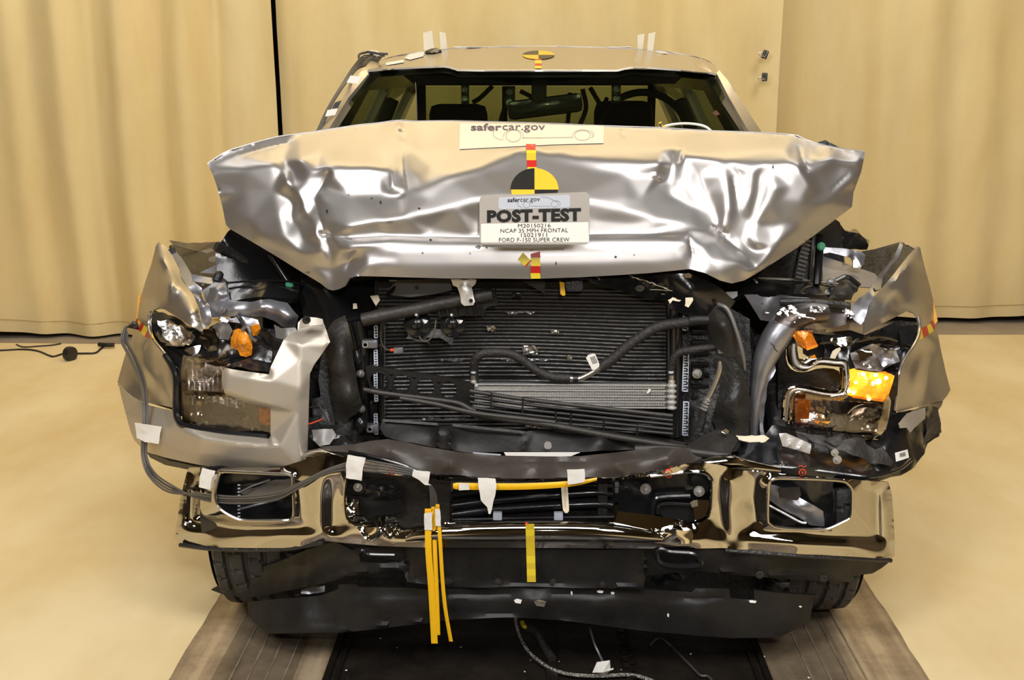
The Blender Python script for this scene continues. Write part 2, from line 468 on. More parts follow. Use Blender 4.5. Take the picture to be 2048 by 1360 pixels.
def bvh_of(objs):
    V = []; Fc = []
    for o in objs:
        n = len(V); g = ORG[o.name]
        V += [v.co + g for v in o.data.vertices]; Fc += [tuple(i + n for i in p.vertices) for p in o.data.polygons]
    return BVHTree.FromPolygons(V, Fc)
def hitP(bv, px, py, off=.0012):
    d = Vector(ray(px, py)).normalized(); o = Vector((0, -CD, CH))
    h = bv.ray_cast(o, d)
    if h[0] is None: return None
    nn = h[1] if h[1].dot(d) < 0 else -h[1]
    return h[0] - d * off * .6 + nn * off * .6
def decal(name, outline, bv, m, parent=None, step=4, off=.0012, th=.0006, fallY=.4, label=None, sm=0):
    """thin film lying on whatever surface bv holds"""
    o = [tuple(p[:2]) + (fallY,) for p in outline]
    V, T, V2 = skin(name, o, m, step=step, raw=True, sm=sm)
    W = []
    for v, p in zip(V, V2):
        h = hitP(bv, p[0], p[1], off + th); W.append(h if h is not None else None)
    good = [i for i, q in enumerate(W) if q is not None]
    if not good: return None
    for i, q in enumerate(W):
        if q is None:
            j = min(good, key=lambda g: (V2[g][0] - V2[i][0]) ** 2 + (V2[g][1] - V2[i][1]) ** 2)
            W[i] = P(V2[i][0], V2[i][1], W[j].y)
    V, T = solid(W, T, th)
    return mk(name, V, T, m, parent, label=label, sharp=60)
def textgeo(s, x0, y0, x1, y1, place, bold=0., slant=0, spacing=1., ycurve=None):
    """letters filling the picture box; place(px,py)->world"""
    cu = bpy.data.curves.new('t', 'FONT'); cu.body = s; cu.size = 1; cu.offset = bold; cu.space_character = spacing; cu.resolution_u = 3
    cu.fill_mode = 'FRONT'
    o = bpy.data.objects.new('t', cu); COL.objects.link(o)
    dg = bpy.context.evaluated_depsgraph_get(); me = bpy.data.meshes.new_from_object(o.evaluated_get(dg))
    V = np.array([tuple(v.co)[:2] for v in me.vertices]); Fc = [tuple(p.vertices) for p in me.polygons]
    bpy.data.objects.remove(o); bpy.data.curves.remove(cu); bpy.data.meshes.remove(me)
    a = V.min(0); b = V.max(0); U = (V - a) / (b - a)
    out = []
    for u, v in U:
        px = x0 + (x1 - x0) * u; py = y1 + (y0 - y1) * v
        if ycurve: py += ycurve(u)
        out.append(place(px, py))
    return out, Fc
def text(name, s, x0, y0, x1, y1, place, m, parent=None, th=.0005, **k):
    V, Fc = textgeo(s, x0, y0, x1, y1, place, **k)
    tot = sum(((V[f[1]] - V[f[0]]).cross(V[f[2]] - V[f[0]])).y for f in Fc)
    if tot > 0: Fc = [tuple(reversed(f)) for f in Fc]
    V, Fc = solid(V, Fc, th)
    return mk(name, V, Fc, m, parent, sharp=60)
def line(pts, w, place):
    """thin drawn line as a flat ribbon of picture width w"""
    q = cr(pts, max(4, int(sum(np.hypot(*(np.array(pts[i + 1]) - np.array(pts[i]))) for i in range(len(pts) - 1)) / 3)))
    V = []; Fc = []
    for i in range(len(q)):
        a = q[max(0, i - 1)]; b = q[min(len(q) - 1, i + 1)]; t = b - a; t = t / (np.hypot(*t) + 1e-9); n = np.array([-t[1], t[0]])
        V += [place(*(q[i] + n * w / 2)), place(*(q[i] - n * w / 2))]
        if i: Fc.append((2 * i - 2, 2 * i - 1, 2 * i + 1, 2 * i))
    return V, Fc
def arc(cx, cy, rx, ry, a0, a1, n=24):
    return [(cx + rx * math.cos(math.radians(a0 + (a1 - a0) * i / n)), cy - ry * math.sin(math.radians(a0 + (a1 - a0) * i / n))) for i in range(n + 1)]

# the lit turn lamp: hot core seen through ribbed amber plastic
m_ = M['amberlit']; nt_ = m_.node_tree; b_ = nt_.nodes['Principled BSDF']
n_ = nt_.nodes.new('ShaderNodeTexNoise'); n_.inputs['Scale'].default_value = 22; n_.inputs['Detail'].default_value = 5
g_ = nt_.nodes.new('ShaderNodeNewGeometry'); r_ = nt_.nodes.new('ShaderNodeValToRGB')
r_.color_ramp.elements[0].position = .36; r_.color_ramp.elements[0].color = (.75, .13, .005, 1)
r_.color_ramp.elements[1].position = .60; r_.color_ramp.elements[1].color = (1.0, .60, .03, 1)
e_ = r_.color_ramp.elements.new(.50); e_.color = (1, .33, .01, 1)
nt_.links.new(g_.outputs['Position'], n_.inputs['Vector']); nt_.links.new(n_.outputs['Fac'], r_.inputs['Fac']); nt_.links.new(r_.outputs['Color'], b_.inputs['Emission Color'])
b_.inputs['Emission Strength'].default_value = .9
# ------------------------------------------------------------ the setting
def plane(name, pts, m, kind='structure'):
    o = mk(name, pts, [tuple(range(len(pts)))], m); o['kind'] = kind; return o
M['concrete'] = mat('concrete', (.30, .24, .17), .7, 0, 0, .1, 20, .2, 2)
M['hall'] = mat('hall_wall', (.22, .17, .11), .8)
M['hallceil'] = mat('hall_ceiling', (.06, .055, .045), .8)
M['darkwall'] = mat('dark_wall', (.05, .04, .03), .9)
E2 = 8.0
plane('floor', [(-E2, -9.5, -.006), (E2, -9.5, -.006), (E2, 6.6, -.006), (-E2, 6.6, -.006)], M['concrete'])
plane('wall_back', [(-E2, 6.6, 0), (E2, 6.6, 0), (E2, 6.6, 6.2), (-E2, 6.6, 6.2)], M['darkwall'])
plane('wall_front', [(-E2, -9.5, 0), (E2, -9.5, 0), (E2, -9.5, 6.2), (-E2, -9.5, 6.2)], M['hall'])
plane('wall_left', [(-E2, -9.5, 0), (-E2, 6.6, 0), (-E2, 6.6, 6.2), (-E2, -9.5, 6.2)], M['hall'])
plane('wall_right', [(E2, -9.5, 0), (E2, 6.6, 0), (E2, 6.6, 6.2), (E2, -9.5, 6.2)], M['hall'])
plane('ceiling', [(-E2, -9.5, 6.2), (E2, -9.5, 6.2), (E2, 6.6, 6.2), (-E2, 6.6, 6.2)], M['hallceil'])

def sheet(name, xe, xo, y0, ya, yb, label):
    """floor covering with a torn inner edge, gently wavy"""
    nx, ny = 60, 150; V = []
    for j in range(ny + 1):
        for i in range(nx + 1):
            s = i / nx; x = xe + (xo - xe) * s ** 1.6
            y1 = ya + (yb - ya) * (x - xe) / (xo - xe)
            y = y0 + (y1 - y0) * j / ny
            if i == 0: x += .004 * noise.noise(Vector((y * 9, 1, xe))) + .005 * noise.noise(Vector((y * 40, 3, xe)))
            z = .004 + .006 * max(0, noise.noise(Vector((x * 1.3, y * .9, 5)))) * min(1, s * 8)
            V.append((x, y, z))
    Fc = [(j * (nx + 1) + i, j * (nx + 1) + i + 1, (j + 1) * (nx + 1) + i + 1, (j + 1) * (nx + 1) + i) for j in range(ny) for i in range(nx)]
    if xo < xe: Fc = [tuple(reversed(f)) for f in Fc]
    V, Fc = solid(V, Fc, .003)
    return tag(mk(name, V, Fc, M['sheet'], sharp=60), label, 'floor covering')
sheet('floor_sheet', -1.115, -7.6, -8.5, 4.28, 4.35, 'cream floor covering with a frayed edge, left of the crashed truck')
sheet('floor_sheet', 1.215, 7.6, -8.5, 4.62, 4.9, 'cream floor covering with a frayed edge, right of the crashed truck')

# the track the truck stands on
def trackmat():
    m = mat('worn_track_metal', (.25, .19, .13), .42, .25, 0, .05, 30)
    nt = m.node_tree; b = nt.nodes['Principled BSDF']; geo = nt.nodes.new('ShaderNodeNewGeometry')
    mp = nt.nodes.new('ShaderNodeMapping'); mp.inputs['Scale'].default_value = (14, .35, 1)
    n = nt.nodes.new('ShaderNodeTexNoise'); n.inputs['Scale'].default_value = 1.2; n.inputs['Detail'].default_value = 5
    n2 = nt.nodes.new('ShaderNodeTexNoise'); n2.inputs['Scale'].default_value = 3.5; n2.inputs['Detail'].default_value = 8; n2.inputs['Roughness'].default_value = .7
    nt.links.new(geo.outputs['Position'], mp.inputs[0]); nt.links.new(mp.outputs[0], n.inputs['Vector']); nt.links.new(geo.outputs['Position'], n2.inputs['Vector'])
    a = nt.nodes.new('ShaderNodeMath'); a.operation = 'MULTIPLY'; nt.links.new(n.outputs['Fac'], a.inputs[0]); nt.links.new(n2.outputs['Fac'], a.inputs[1])
    r = nt.nodes.new('ShaderNodeValToRGB'); r.color_ramp.elements[0].position = .13; r.color_ramp.elements[1].position = .34
    r.color_ramp.elements[0].color = (.12, .085, .055, 1); r.color_ramp.elements[1].color = (.50, .385, .25, 1)
    nt.links.new(a.outputs[0], r.inputs['Fac'])
    sx = nt.nodes.new('ShaderNodeSeparateXYZ'); nt.links.new(geo.outputs['Position'], sx.inputs[0])
    ab = nt.nodes.new('ShaderNodeMath'); ab.operation = 'ABSOLUTE'; nt.links.new(sx.outputs[0], ab.inputs[0])
    cm_ = nt.nodes.new('ShaderNodeMath'); cm_.operation = 'COMPARE'; cm_.inputs[1].default_value = .86; cm_.inputs[2].default_value = .125; nt.links.new(ab.outputs[0], cm_.inputs[0])
    tm = nt.nodes.new('ShaderNodeMath'); tm.operation = 'MULTIPLY'; nt.links.new(cm_.outputs[0], tm.inputs[0]); nt.links.new(n.outputs['Fac'], tm.inputs[1])
    mm = nt.nodes.new('ShaderNodeMixRGB'); mm.inputs[2].default_value = (.06, .045, .03, 1)
    nt.links.new(tm.outputs[0], mm.inputs[0]); nt.links.new(r.outputs['Color'], mm.inputs[1]); nt.links.new(mm.outputs[0], b.inputs['Base Color'])
    return m
M['track'] = trackmat()
M['wornline'] = mat('worn_bright_line', (.26, .21, .15), .45, .3, 0, .1, 30, .4, 8)
M['pit'] = mat('oily_track_steel', (.022, .017, .013), .3, .3, 0, .25, 14, .5, 6)
M['rail'] = mat('dark_rail', (.035, .028, .022), .32, .7, 0, .1, 30)
tk = tag(empty('crash_track', (0, 0, 0)), 'dark steel runway track the crashed truck stands on', 'track')
for a, b in ((-1.135, -.64), (.73, 1.235)):
    pl = mk('track_plate', *boxgeo(((a + b) / 2, -1.4, .0), (b - a, 12.4, .006), bev=.1), M['track'], tk)
    for k in range(4):
        xx = a + (b - a) * (.42 + .11 * k) if a < 0 else b - (b - a) * (.42 + .11 * k)
        mk('groove_strip', *boxgeo((xx, -1.4, .0045), (.006, 12.2, .003), bev=.2), M['wornline'], pl)
mk('centre_plate', *boxgeo((.045, -1.4, -.001), (1.36, 12.4, .003), bev=.1), M['pit'], tk)
for x, wd in ((-.632, .02), (.722, .02), (-.60, .012), (.69, .012), (.06, .035), (.30, .014)):
    mk('rail', *boxgeo((x, -1.4, .007), (wd, 12.3, .012), bev=.2), M['rail'], tk)
ch = []
for i in range(120):
    ch.append(lathe('', (.30 + (.008 if i % 2 else -.008), -1.0 + i * .022, .016), (0, .2 if i % 2 else -.2, 1), [(.006, -.003), (.011, -.003), (.011, .003), (.006, .003)], None, n=8, geo=True))
mk('drive_chain', *join(*ch), M['rail'], tk)

# ------------------------------------------------------------ drapes
M['seam'] = mat('hem_stitching', (.50, .36, .16), .8)
def drape(name, x0, x1, y0, y1, zb, ztop, folds, seed, label):
    n = int((x1 - x0) / .02); nz = 46; V = []
    for j in range(nz + 1):
        v = j / nz
        for i in range(n + 1):
            u = i / n; x = x0 + (x1 - x0) * u; y = y0 + (y1 - y0) * u
            z = zb + (ztop - zb) * v
            d = 0
            for c, a, wd in folds:
                q = (x - c - .05 * math.sin(z * .8 + c)) / wd
                d += a * math.exp(-q * q)
            d += .022 * math.sin(x * 7.3 + seed + .5 * math.sin(z * 1.1)) + .012 * math.sin(x * 17 + seed * 2 + .6 * z)
            d += .03 * noise.noise(Vector((x * 1.7, z * 1.1, seed))) + .008 * noise.noise(Vector((x * 7, z * 4.5, seed)))
            zz = z + (.02 * math.sin(x * 3 + seed) * (1 - v) ** 4)
            V.append((x, y - d, zz))
    Fc = [(j * (n + 1) + i, j * (n + 1) + i + 1, (j + 1) * (n + 1) + i + 1, (j + 1) * (n + 1) + i) for j in range(nz) for i in range(n)]
    V, Fc = solid(V, Fc, .004)
    root = tag(mk(name, V, Fc, M['curtain'], sharp=70), label, 'curtain')
    row = [Vector(V[i]) for i in range(n + 1)]; up = [Vector(V[(n + 1) + i]) for i in range(n + 1)]
    pts = [tuple(a + (b - a) * (.09 / max(.01, (b - a).length)) + Vector((0, -.004, 0))) for a, b in zip(row[::4], up[::4])]
    tube('hem_seam', pts, M['seam'], root, r=.0022, n=5, k=len(pts) * 2, world=True)
    return root
dl = drape('drape', -6.6, -1.735, 4.5, 4.5, .035, 6.0,
      [(-3.35, -.07, .10), (-3.12, .05, .09), (-2.95, -.05, .07), (-2.72, .07, .10), (-2.48, -.04, .07), (-2.3, .05, .09), (-2.12, -.06, .06), (-4.0, .08, .15), (-4.5, -.08, .12), (-5.2, .1, .15)], 1.3,
      'cream drape left of the truck, with deep vertical folds')
dm = drape('drape', -1.725, 1.625, 4.56, 4.56, .05, 6.0,
      [(-1.1, .03, .15), (-.3, -.03, .2), (.6, .03, .12), (.86, -.04, .08), (1.1, .04, .1), (1.4, -.03, .1)], 4.1,
      'cream drape hanging behind the cab, between the two dark slits')
dr = drape('drape', 1.70, 7.2, 5.05, 5.28, .055, 6.0,
      [(1.9, .02, .12), (2.35, -.02, .1), (2.9, .03, .2), (3.5, -.03, .15), (4.2, .06, .15), (5, -.06, .15)], 7.7,
      'cream drape right of the truck, hanging clear of the floor')
# hem seams
for o, x0, x1, y0, y1, z in ((dl, -6.6, -1.735, 4.5, 4.5, .16), (dr, 1.64, 6.8, 4.72, 4.86, .20)):
    pass

# ------------------------------------------------------------ THE TRUCK
T = tag(empty('pickup_truck', (0, 2, 0)), 'silver crew cab pickup truck with crushed front end and buckled hood, standing on the track', 'truck')

# ---- hood
top = S('415,328,.56 450,305,.585 485,293,.61 520,283,.64 560,273,.66 600,268,.68 640,262,.69 680,256,.70 720,250,.71 760,246,.715 797,241,.72 830,243,.72 900,242,.72 980,244,.70 1060,246,.67 1140,249,.64 1200,252,.62 1320,256,.61 1420,262,.61 1500,265,.60 1585,270,.585 1604,277,.575 1625,285,.565 1650,291,.56 1680,297,.56 1730,304,.55')
bot = S('1729,312,.54 1722,345,.52 1707,385,.50 1704,414,.49 1660,447,.455 1600,492,.405 1540,530,.335 1510,549,.30 1488,561,.28 1463,567,.26 1440,561,.25 1410,546,.245 1380,538,.25 1340,542,.245 1300,546,.245 1240,550,.245 1150,555,.245 1060,558,.245 980,557,.245 900,557,.245 820,555,.245 760,553,.25 712,552,.255 699,556,.265 690,572,.275 678,578,.29 665,581,.305 655,578,.315 640,566,.33 600,542,.37 560,517,.41 510,487,.45 460,458,.49 452,450,.50 445,415,.525 436,380,.535 426,350,.54')
R_ = [S(q) for q in (
 '415,328,.56 450,319,.572 470,312,.585 520,296,.62 583,284,.645',
 '583,284,.645 568,320,.53 570,345,.48 575,355,.43 590,385,.405 605,415,.38 618,430,.372 635,468,.315 648,471,.335',
 '432,380,.525 490,383,.497 548,382,.465', '548,382,.465 560,425,.42 572,476,.375', '572,476,.375 585,440,.425 592,405,.44 575,355,.43',
 '657,337,.405 657,345,.42 643,372,.412 630,398,.402 620,426,.385', '630,398,.385 640,440,.345 648,471,.335',
 '572,476,.375 600,503,.35 645,500,.31 662,470,.315', '648,471,.335 662,500,.325 664,540,.322 665,560,.315',
 '657,335,.405 690,334,.402 730,334,.40 780,340,.395', '660,346,.40 700,345,.396 760,346,.394 782,350,.392',
 '632,396,.385 700,391,.366 760,389,.370 800,390,.362', '648,471,.335 700,454,.288 760,442,.286 808,435,.283 860,426,.285 909,413,.287 958,399,.287 1010,397,.290 1062,396,.292 1120,398,.296 1180,402,.300',
 '648,471,.320 700,476,.296 790,471,.298 860,474,.295 950,475,.292 1060,470,.290 1180,468,.290 1300,467,.295 1370,465,.302 1437,464,.345',
 '700,482,.278 790,478,.272 860,481,.270 950,482,.268 1060,480,.268 1180,478,.268 1300,478,.270 1370,476,.275',
 '712,500,.262 800,500,.252 900,500,.250 1062,500,.250 1200,500,.250 1300,500,.252 1355,500,.254', '735,530,.246 800,530,.243 900,530,.242 1062,530,.241 1200,528,.242 1300,524,.243 1360,520,.246',
 '797,241,.72 802,275,.60 805,310,.49 810,345,.415 816,382,.352', '786,262,.64 790,300,.51 790,345,.392 786,380,.352', '820,262,.65 824,300,.515 830,345,.405 842,372,.350 816,382,.352',
 '816,382,.352 850,369,.350 900,352,.352 960,336,.372 1030,307,.425 1062,303,.428', '842,380,.338 900,362,.346 960,346,.362 1020,322,.405',
 '816,382,.352 860,400,.315 909,413,.287',
 '1062,303,.428 1100,306,.425 1160,314,.415 1230,320,.405 1318,325,.392', '1075,312,.418 1130,326,.402 1180,338,.390 1250,350,.380 1306,364,.376',
 '1180,402,.300 1240,418,.300 1310,438,.306 1390,452,.322 1437,462,.345',
 '1322,258,.61 1320,300,.455 1318,325,.400 1314,350,.392 1312,370,.388', '1362,260,.61 1362,299,.45 1357,330,.415 1350,360,.405 1342,386,.385', '1350,298,.470 1348,330,.43 1342,360,.415',
 '1312,370,.388 1345,391,.382 1385,411,.372 1420,436,.360 1437,462,.345',
 '1370,312,.408 1450,322,.402 1530,325,.402 1580,322,.41',
 '1375,335,.398 1372,375,.382 1390,398,.375', '1400,352,.402 1412,385,.392 1426,420,.375 1437,450,.355',
 '1447,348,.378 1455,385,.358 1456,420,.342 1446,450,.332 1440,464,.338', '1462,352,.388 1470,395,.372 1472,425,.358 1462,465,.338', '1478,345,.398 1484,390,.380 1482,430,.362 1470,475,.338',
 '1503,345,.384 1500,375,.372 1490,405,.358', '1522,350,.398 1518,395,.382 1505,440,.366 1490,480,.345',
 '1548,375,.366 1534,405,.358 1520,430,.352', '1508,445,.352 1500,468,.336 1512,492,.326', '1530,450,.362 1545,470,.356',
 '1590,280,.555 1600,318,.438 1612,340,.425 1624,355,.418', '1604,277,.575 1612,305,.50 1625,330,.44', '1625,330,.420 1640,320,.455 1660,318,.465 1725,330,.50',
 '1600,330,.40 1622,370,.394 1605,405,.382 1570,445,.372 1545,470,.356', '1626,360,.425 1642,385,.425 1658,404,.425',
 '1718,352,.492 1658,404,.425 1600,449,.385 1550,494,.340 1520,530,.298', '1437,462,.345 1460,487,.335 1482,503,.322 1500,522,.305 1518,543,.288', '1460,500,.300 1480,525,.272 1500,545,.275',
 '1376,468,.288 1382,490,.268 1386,520,.262')]
ctl = S('''430,336,.545 490,338,.512 545,328,.492 500,315,.555 540,300,.590 500,440,.455 470,420,.49 520,470,.425 580,330,.50 582,360,.462 600,320,.462 612,360,.428 612,395,.402 600,455,.398 610,480,.372
 560,500,.390 585,520,.378 620,530,.342 650,555,.318 690,420,.330 670,440,.320 660,410,.358 640,300,.54 700,300,.53 750,300,.525 680,325,.43 630,340,.425 640,355,.425
 680,500,.285 715,500,.268 700,520,.298 692,545,.288 725,492,.258 750,482,.262 735,520,.256 745,545,.25 770,500,.255 785,515,.252 765,535,.249
 900,300,.517 960,300,.49 1000,300,.46 860,330,.44 920,330,.412 850,300,.53 940,385,.308 1010,385,.305 1010,345,.372 900,385,.320 1062,288,.468 1062,340,.378 1062,380,.315 1110,360,.352 1180,380,.328 1250,395,.325 1280,400,.335 1320,405,.350
 1120,300,.445 1200,300,.46 1260,300,.46 700,466,.300 760,458,.299 860,452,.300 950,440,.298 1062,440,.296 1180,440,.300 1260,448,.303 1340,455,.312
 700,500,.262 800,500,.252 900,500,.250 1000,500,.250 1100,500,.250 1200,500,.250 1300,500,.252 1350,500,.252 800,530,.243 900,530,.242 1062,530,.241 1200,528,.242 1300,524,.243 1350,520,.245 1360,480,.262
 1450,300,.47 1530,300,.465 1570,300,.47 1400,440,.345 1430,480,.305 1450,520,.262 1420,520,.252 1400,490,.272 1440,545,.246 1510,500,.345 1560,400,.372 1580,370,.388 1540,340,.395 1680,330,.49 1690,380,.475 1680,310,.53
 1590,300,.50 1640,300,.535 1620,345,.428''')
cre = [
 (S('657,338,0 657,346,0 643,372,0 630,398,0'), .010, 4, 'ef'), (S('630,398,0 640,440,0 648,470,0'), .006, 4, 'ef'), (S('640,466,0 648,470,0 654,467,0'), .014, 3, 'e'),
 (S('802,262,0 806,275,0 803,282,0'), .010, 4, 'ef'), (S('804,285,0 808,345,0 816,380,0'), .007, 3, 'ef'), (S('783,338,0 786,378,0'), -.006, 4, 'gf'), (S('797,243,0 800,262,0'), -.012, 5, 'gf'),
 (S('1020,300,0 1035,300,0 1045,290,0'), -.008, 8, 'gf'), (S('1300,352,0 1312,350,0 1320,360,0 1328,355,0'), -.006, 3, 'gf'),
 (S('1362,300,0 1358,325,0'), .008, 3, 'ef'), (S('1428,455,0 1438,464,0 1450,466,0'), .014, 4, 'e'), (S('1460,487,0 1482,503,0 1518,543,0'), .004, 3, 'ef'),
 (S('1376,468,0 1382,490,0 1386,518,0'), .008, 3, 'ef'), (S('583,284,0 560,288,0 520,299,0 480,312,0'), .010, 3, 'ef'), (S('1597,290,0 1604,318,0 1618,345,0'), .014, 4, 'ef'),
 (S('715,500,0 700,522,0 692,545,0'), .008, 4, 'ef'), (S('655,468,0 700,476,0 790,472,0 950,475,0 1180,469,0 1370,466,0'), .004, 3, 'e'),
 (S('1240,262,0 1248,272,0'), .006, 4, 'g'), (S('1700,345,0 1682,362,0 1660,382,0'), .004, 3, 'ef'), (S('1463,352,0 1470,380,0 1472,400,0'), .004, 3, 'ef'),
]
hood = skin('hood', top + bot, M['hoodpaint'], T, ctl, step=3.8, th=.004, creases=cre, sharp=60, ridges=R_, relax=7)
# the rear half of the hood, sloping back down to the cowl
rear = [[(p[0], p[1], p[2]) for p in top]]
r0 = [P(*p) for p in top]
r1 = [v + Vector((0, .14, -.02)) for v in r0]; r2 = [v + Vector((-.03 * v.x, .40, -.16)) for v in r0]; r3 = [Vector((v.x * .93, 1.30, 1.27)) for v in r0]
loft('hood_rear_panel', [[tuple(v) for v in r] for r in (r0, r1, r2, r3)], 70, 14, M['hoodpaint'], hood, th=.003, world=True)
hb = bvh_of([hood])
# dark under-side lips of the torn edge
tube('torn_edge', S('418,329,.60,.002 440,318,.60,.004 470,311,.61,.003 505,300,.62,.004 535,288,.66,.003 560,282,.70,.003 583,283,.72,.002'), M['black'], hood, n=6)
skin('torn_flap', S('1628,287,.74 1650,280,.75 1684,297,.75 1650,296,.74'), M['black'], hood, step=12)

# ---- roof and cab
head = S('735,142,1.4 790,137,1.4 850,134,1.4 887,132,1.4 900,134,1.4 915,140,1.4 960,141,1.4 1077,141,1.4 1180,141,1.4 1235,141,1.4 1250,137,1.4 1262,135,1.4 1300,136,1.4 1360,140,1.4 1420,146,1.4 1432,149,1.4')
rtop = S('1436,140,1.6 1425,127,1.9 1405,118,2.05 1360,108,2.1 1320,102,2.1 1260,98,2.1 1200,95,2.1 1150,94,2.1 1110,93,2.1 1040,93,2.1 980,94,2.1 930,96,2.1 880,100,2.1 830,106,2.1 790,113,2.05 765,120,1.95 745,130,1.75')
roof = skin('roof', head + rtop, M['paint'], T, S('1077,118,1.62 900,122,1.58 1260,122,1.58 780,128,1.6 1390,130,1.6 1077,104,1.85'), step=7, crumple=0)
rr = [P(*p) for p in reversed(rtop)]
loft('roof_panel', [[tuple(v) for v in rr], [tuple(v + Vector((0, .7, .0))) for v in rr], [tuple(Vector((v.x, 3.6, v.z - .05))) for v in rr]], 40, 8, M['paint'], T, world=True)
for px in (930, 1077, 1170, 1240):
    box('roof_rib', px - 22, 93.4, px + 22, 95.5, 2.15, 1.2, M['paint'], T)
skin('windshield_trim', [(p[0], p[1] - 1.5, 1.395) for p in head] + [(p[0], p[1] + 2.2, 1.395) for p in reversed(head)], M['alumpipe'], roof, step=6)
rb = bvh_of([roof])
gl = S('736,146,1.41 850,138,1.42 890,137,1.42 915,144,1.42 1077,145,1.43 1235,145,1.42 1262,139,1.42 1420,150,1.41 1434,155,1.4 1458,196,1.27 1498,265,1.06 1530,325,.93 1500,331,.95 1300,334,1.0 1077,335,1.02 850,334,1.0 640,331,.95 620,325,.93 655,262,1.06 696,196,1.27')
ws = loft('windshield', [S('736,146,1.41 850,138,1.42 890,137,1.42 915,143,1.42 1077,143,1.43 1235,143,1.42 1262,137,1.42 1300,138,1.42 1434,150,1.41'), S('588,345,.88 700,345,.93 850,345,.97 1077,345,.99 1300,345,.97 1450,345,.93 1560,345,.88')], 40, 12, M['glass'], T, th=.004)
skin('glass_border', S('737,147,1.415 740,153,1.415 757,151,1.415 712,200,1.28 672,262,1.07 640,325,.94 622,323,.94 655,262,1.07 696,196,1.28'), M['ink'], ws, step=12, th=.002)
skin('glass_border', S('1433,152,1.415 1416,158,1.415 1440,200,1.28 1481,262,1.07 1512,325,.94 1529,323,.94 1497,262,1.07 1458,196,1.28'), M['ink'], ws, step=12, th=.002)
skin('glass_border', [(p[0], p[1] + 3, 1.425) for p in head] + [(p[0], p[1] + 14, 1.41) for p in reversed(head)], M['ink'], ws, step=10, th=.002)
pA = skin('windshield_pillar', S('732,140,1.42 700,166,1.36 664,216,1.24 630,262,1.13 590,322,1.0 620,328,.94 655,262,1.05 697,195,1.26 738,146,1.40'), M['paint'], T, S('676,220,1.18'), step=10, th=.03)
skin('windshield_pillar', S('1433,146,1.40 1458,195,1.26 1497,262,1.05 1532,328,.94 1560,322,1.0 1522,262,1.13 1488,210,1.24 1455,160,1.36 1438,140,1.42'), M['paint'], T, S('1480,220,1.18'), step=10, th=.03)
pb = bvh_of([pA])
# cab sides: one frame panel each side with window openings, world coordinates (y, z) -> x leans in
def side(s):
    def X(z): return s * (1.0 - max(0, z - 1.2) * .50)
    out = [(1.1, .45), (4.1, .45), (4.1, 1.25), (3.75, 1.3), (3.62, 1.83), (3.2, 1.88), (1.6, 1.86), (1.42, 1.80), (.95, 1.28), (.80, 1.2), (.85, .9), (1.1, .85)]
    holes = [[(1.35, 1.33), (2.25, 1.31), (2.25, 1.76), (1.62, 1.76)], [(2.38, 1.31), (3.42, 1.33), (3.42, 1.72), (3.3, 1.76), (2.38, 1.76)]]
    pts = []; ed = []
    for pl in [out] + holes:
        a = len(pts); pts += [Vector(p) for p in pl]; e = len(pts); ed += [(i, i + 1) for i in range(a, e - 1)] + [(e - 1, a)]
    for yy in np.arange(1.0, 4.1, .2):
        for zz in (.6, .9, 1.15, 1.22):
            if inside(np.array([yy]), np.array([zz]), out)[0]: pts.append(Vector((yy, zz)))
    r = delaunay_2d_cdt(pts, ed, [], 0, 1e-4)
    V2 = [tuple(v) for v in r[0]]; Tt = []
    for t in r[2]:
        c = np.mean([V2[i] for i in t], 0)
        if inside(c[:1], c[1:], out)[0] and not any(inside(c[:1], c[1:], h)[0] for h in holes): Tt.append(tuple(t))
    V = [(X(z) + s * (.02 if z < 1.2 else 0), y, z) for y, z in V2]
    Tt = [t if ((V2[t[1]][0] - V2[t[0]][0]) * (V2[t[2]][1] - V2[t[0]][1]) - (V2[t[2]][0] - V2[t[0]][0]) * (V2[t[1]][1] - V2[t[0]][1])) * s > 0 else tuple(reversed(t)) for t in Tt]
    V, Tt = solid(V, Tt, .04)
    sd = mk('cab_side', V, Tt, M['paint'], T)
    for h in holes:
        q = [(X(z) - s * .02, y, z) for y, z in h]; f = tuple(range(len(h)))
        mk('side_window', *solid(q, [f], .004), M['sideglass'], sd)
for s in (-1, 1): side(s)
# rear wall with window
def wallgeo(y, x0, x1, z0, z1, hx0, hx1, hz0, hz1, d=.04):
    return join(boxgeo(((x0 + hx0) / 2, y, (z0 + z1) / 2), (hx0 - x0, d, z1 - z0), bev=0), boxgeo(((x1 + hx1) / 2, y, (z0 + z1) / 2), (x1 - hx1, d, z1 - z0), bev=0),
                boxgeo(((hx0 + hx1) / 2, y, (z0 + hz0) / 2), (hx1 - hx0, d, hz0 - z0), bev=0), boxgeo(((hx0 + hx1) / 2, y, (z1 + hz1) / 2), (hx1 - hx0, d, z1 - hz1), bev=0))
mk('cab_rear_wall', *join(wallgeo(3.6, -.70, .70, 1.28, 1.80, -.645, .655, 1.30, 1.745), boxgeo((0, 3.6, .89), (1.84, .04, .78), bev=0)), M['cabin'], T)
mk('rear_window', *boxgeo((.005, 3.6, 1.52), (1.30, .006, .445), bev=0), M['sideglass'], T)
mk('rear_window_bar', *boxgeo((-.18, 3.57, 1.52), (.03, .02, .445)), M['cabin'], T)
mk('headliner', *boxgeo((0, 2.6, 1.815), (1.42, 1.9, .02)), M['cabin'], T)
mk('cab_floor', *boxgeo((0, 2.4, .62), (1.85, 2.6, .04)), M['cabin'], T)
mk('dashboard', *boxgeo((0, 1.45, 1.12), (1.8, .45, .24), bev=.3), M['cabin'], T)
mk('pillar_trim', *boxgeo((-.76, 2.31, 1.50), (.05, .12, .42), (.42, 'Y')), M['cabin'], T)
mk('pillar_trim', *boxgeo((.76, 2.31, 1.50), (.05, .12, .42), (-.42, 'Y')), M['cabin'], T)
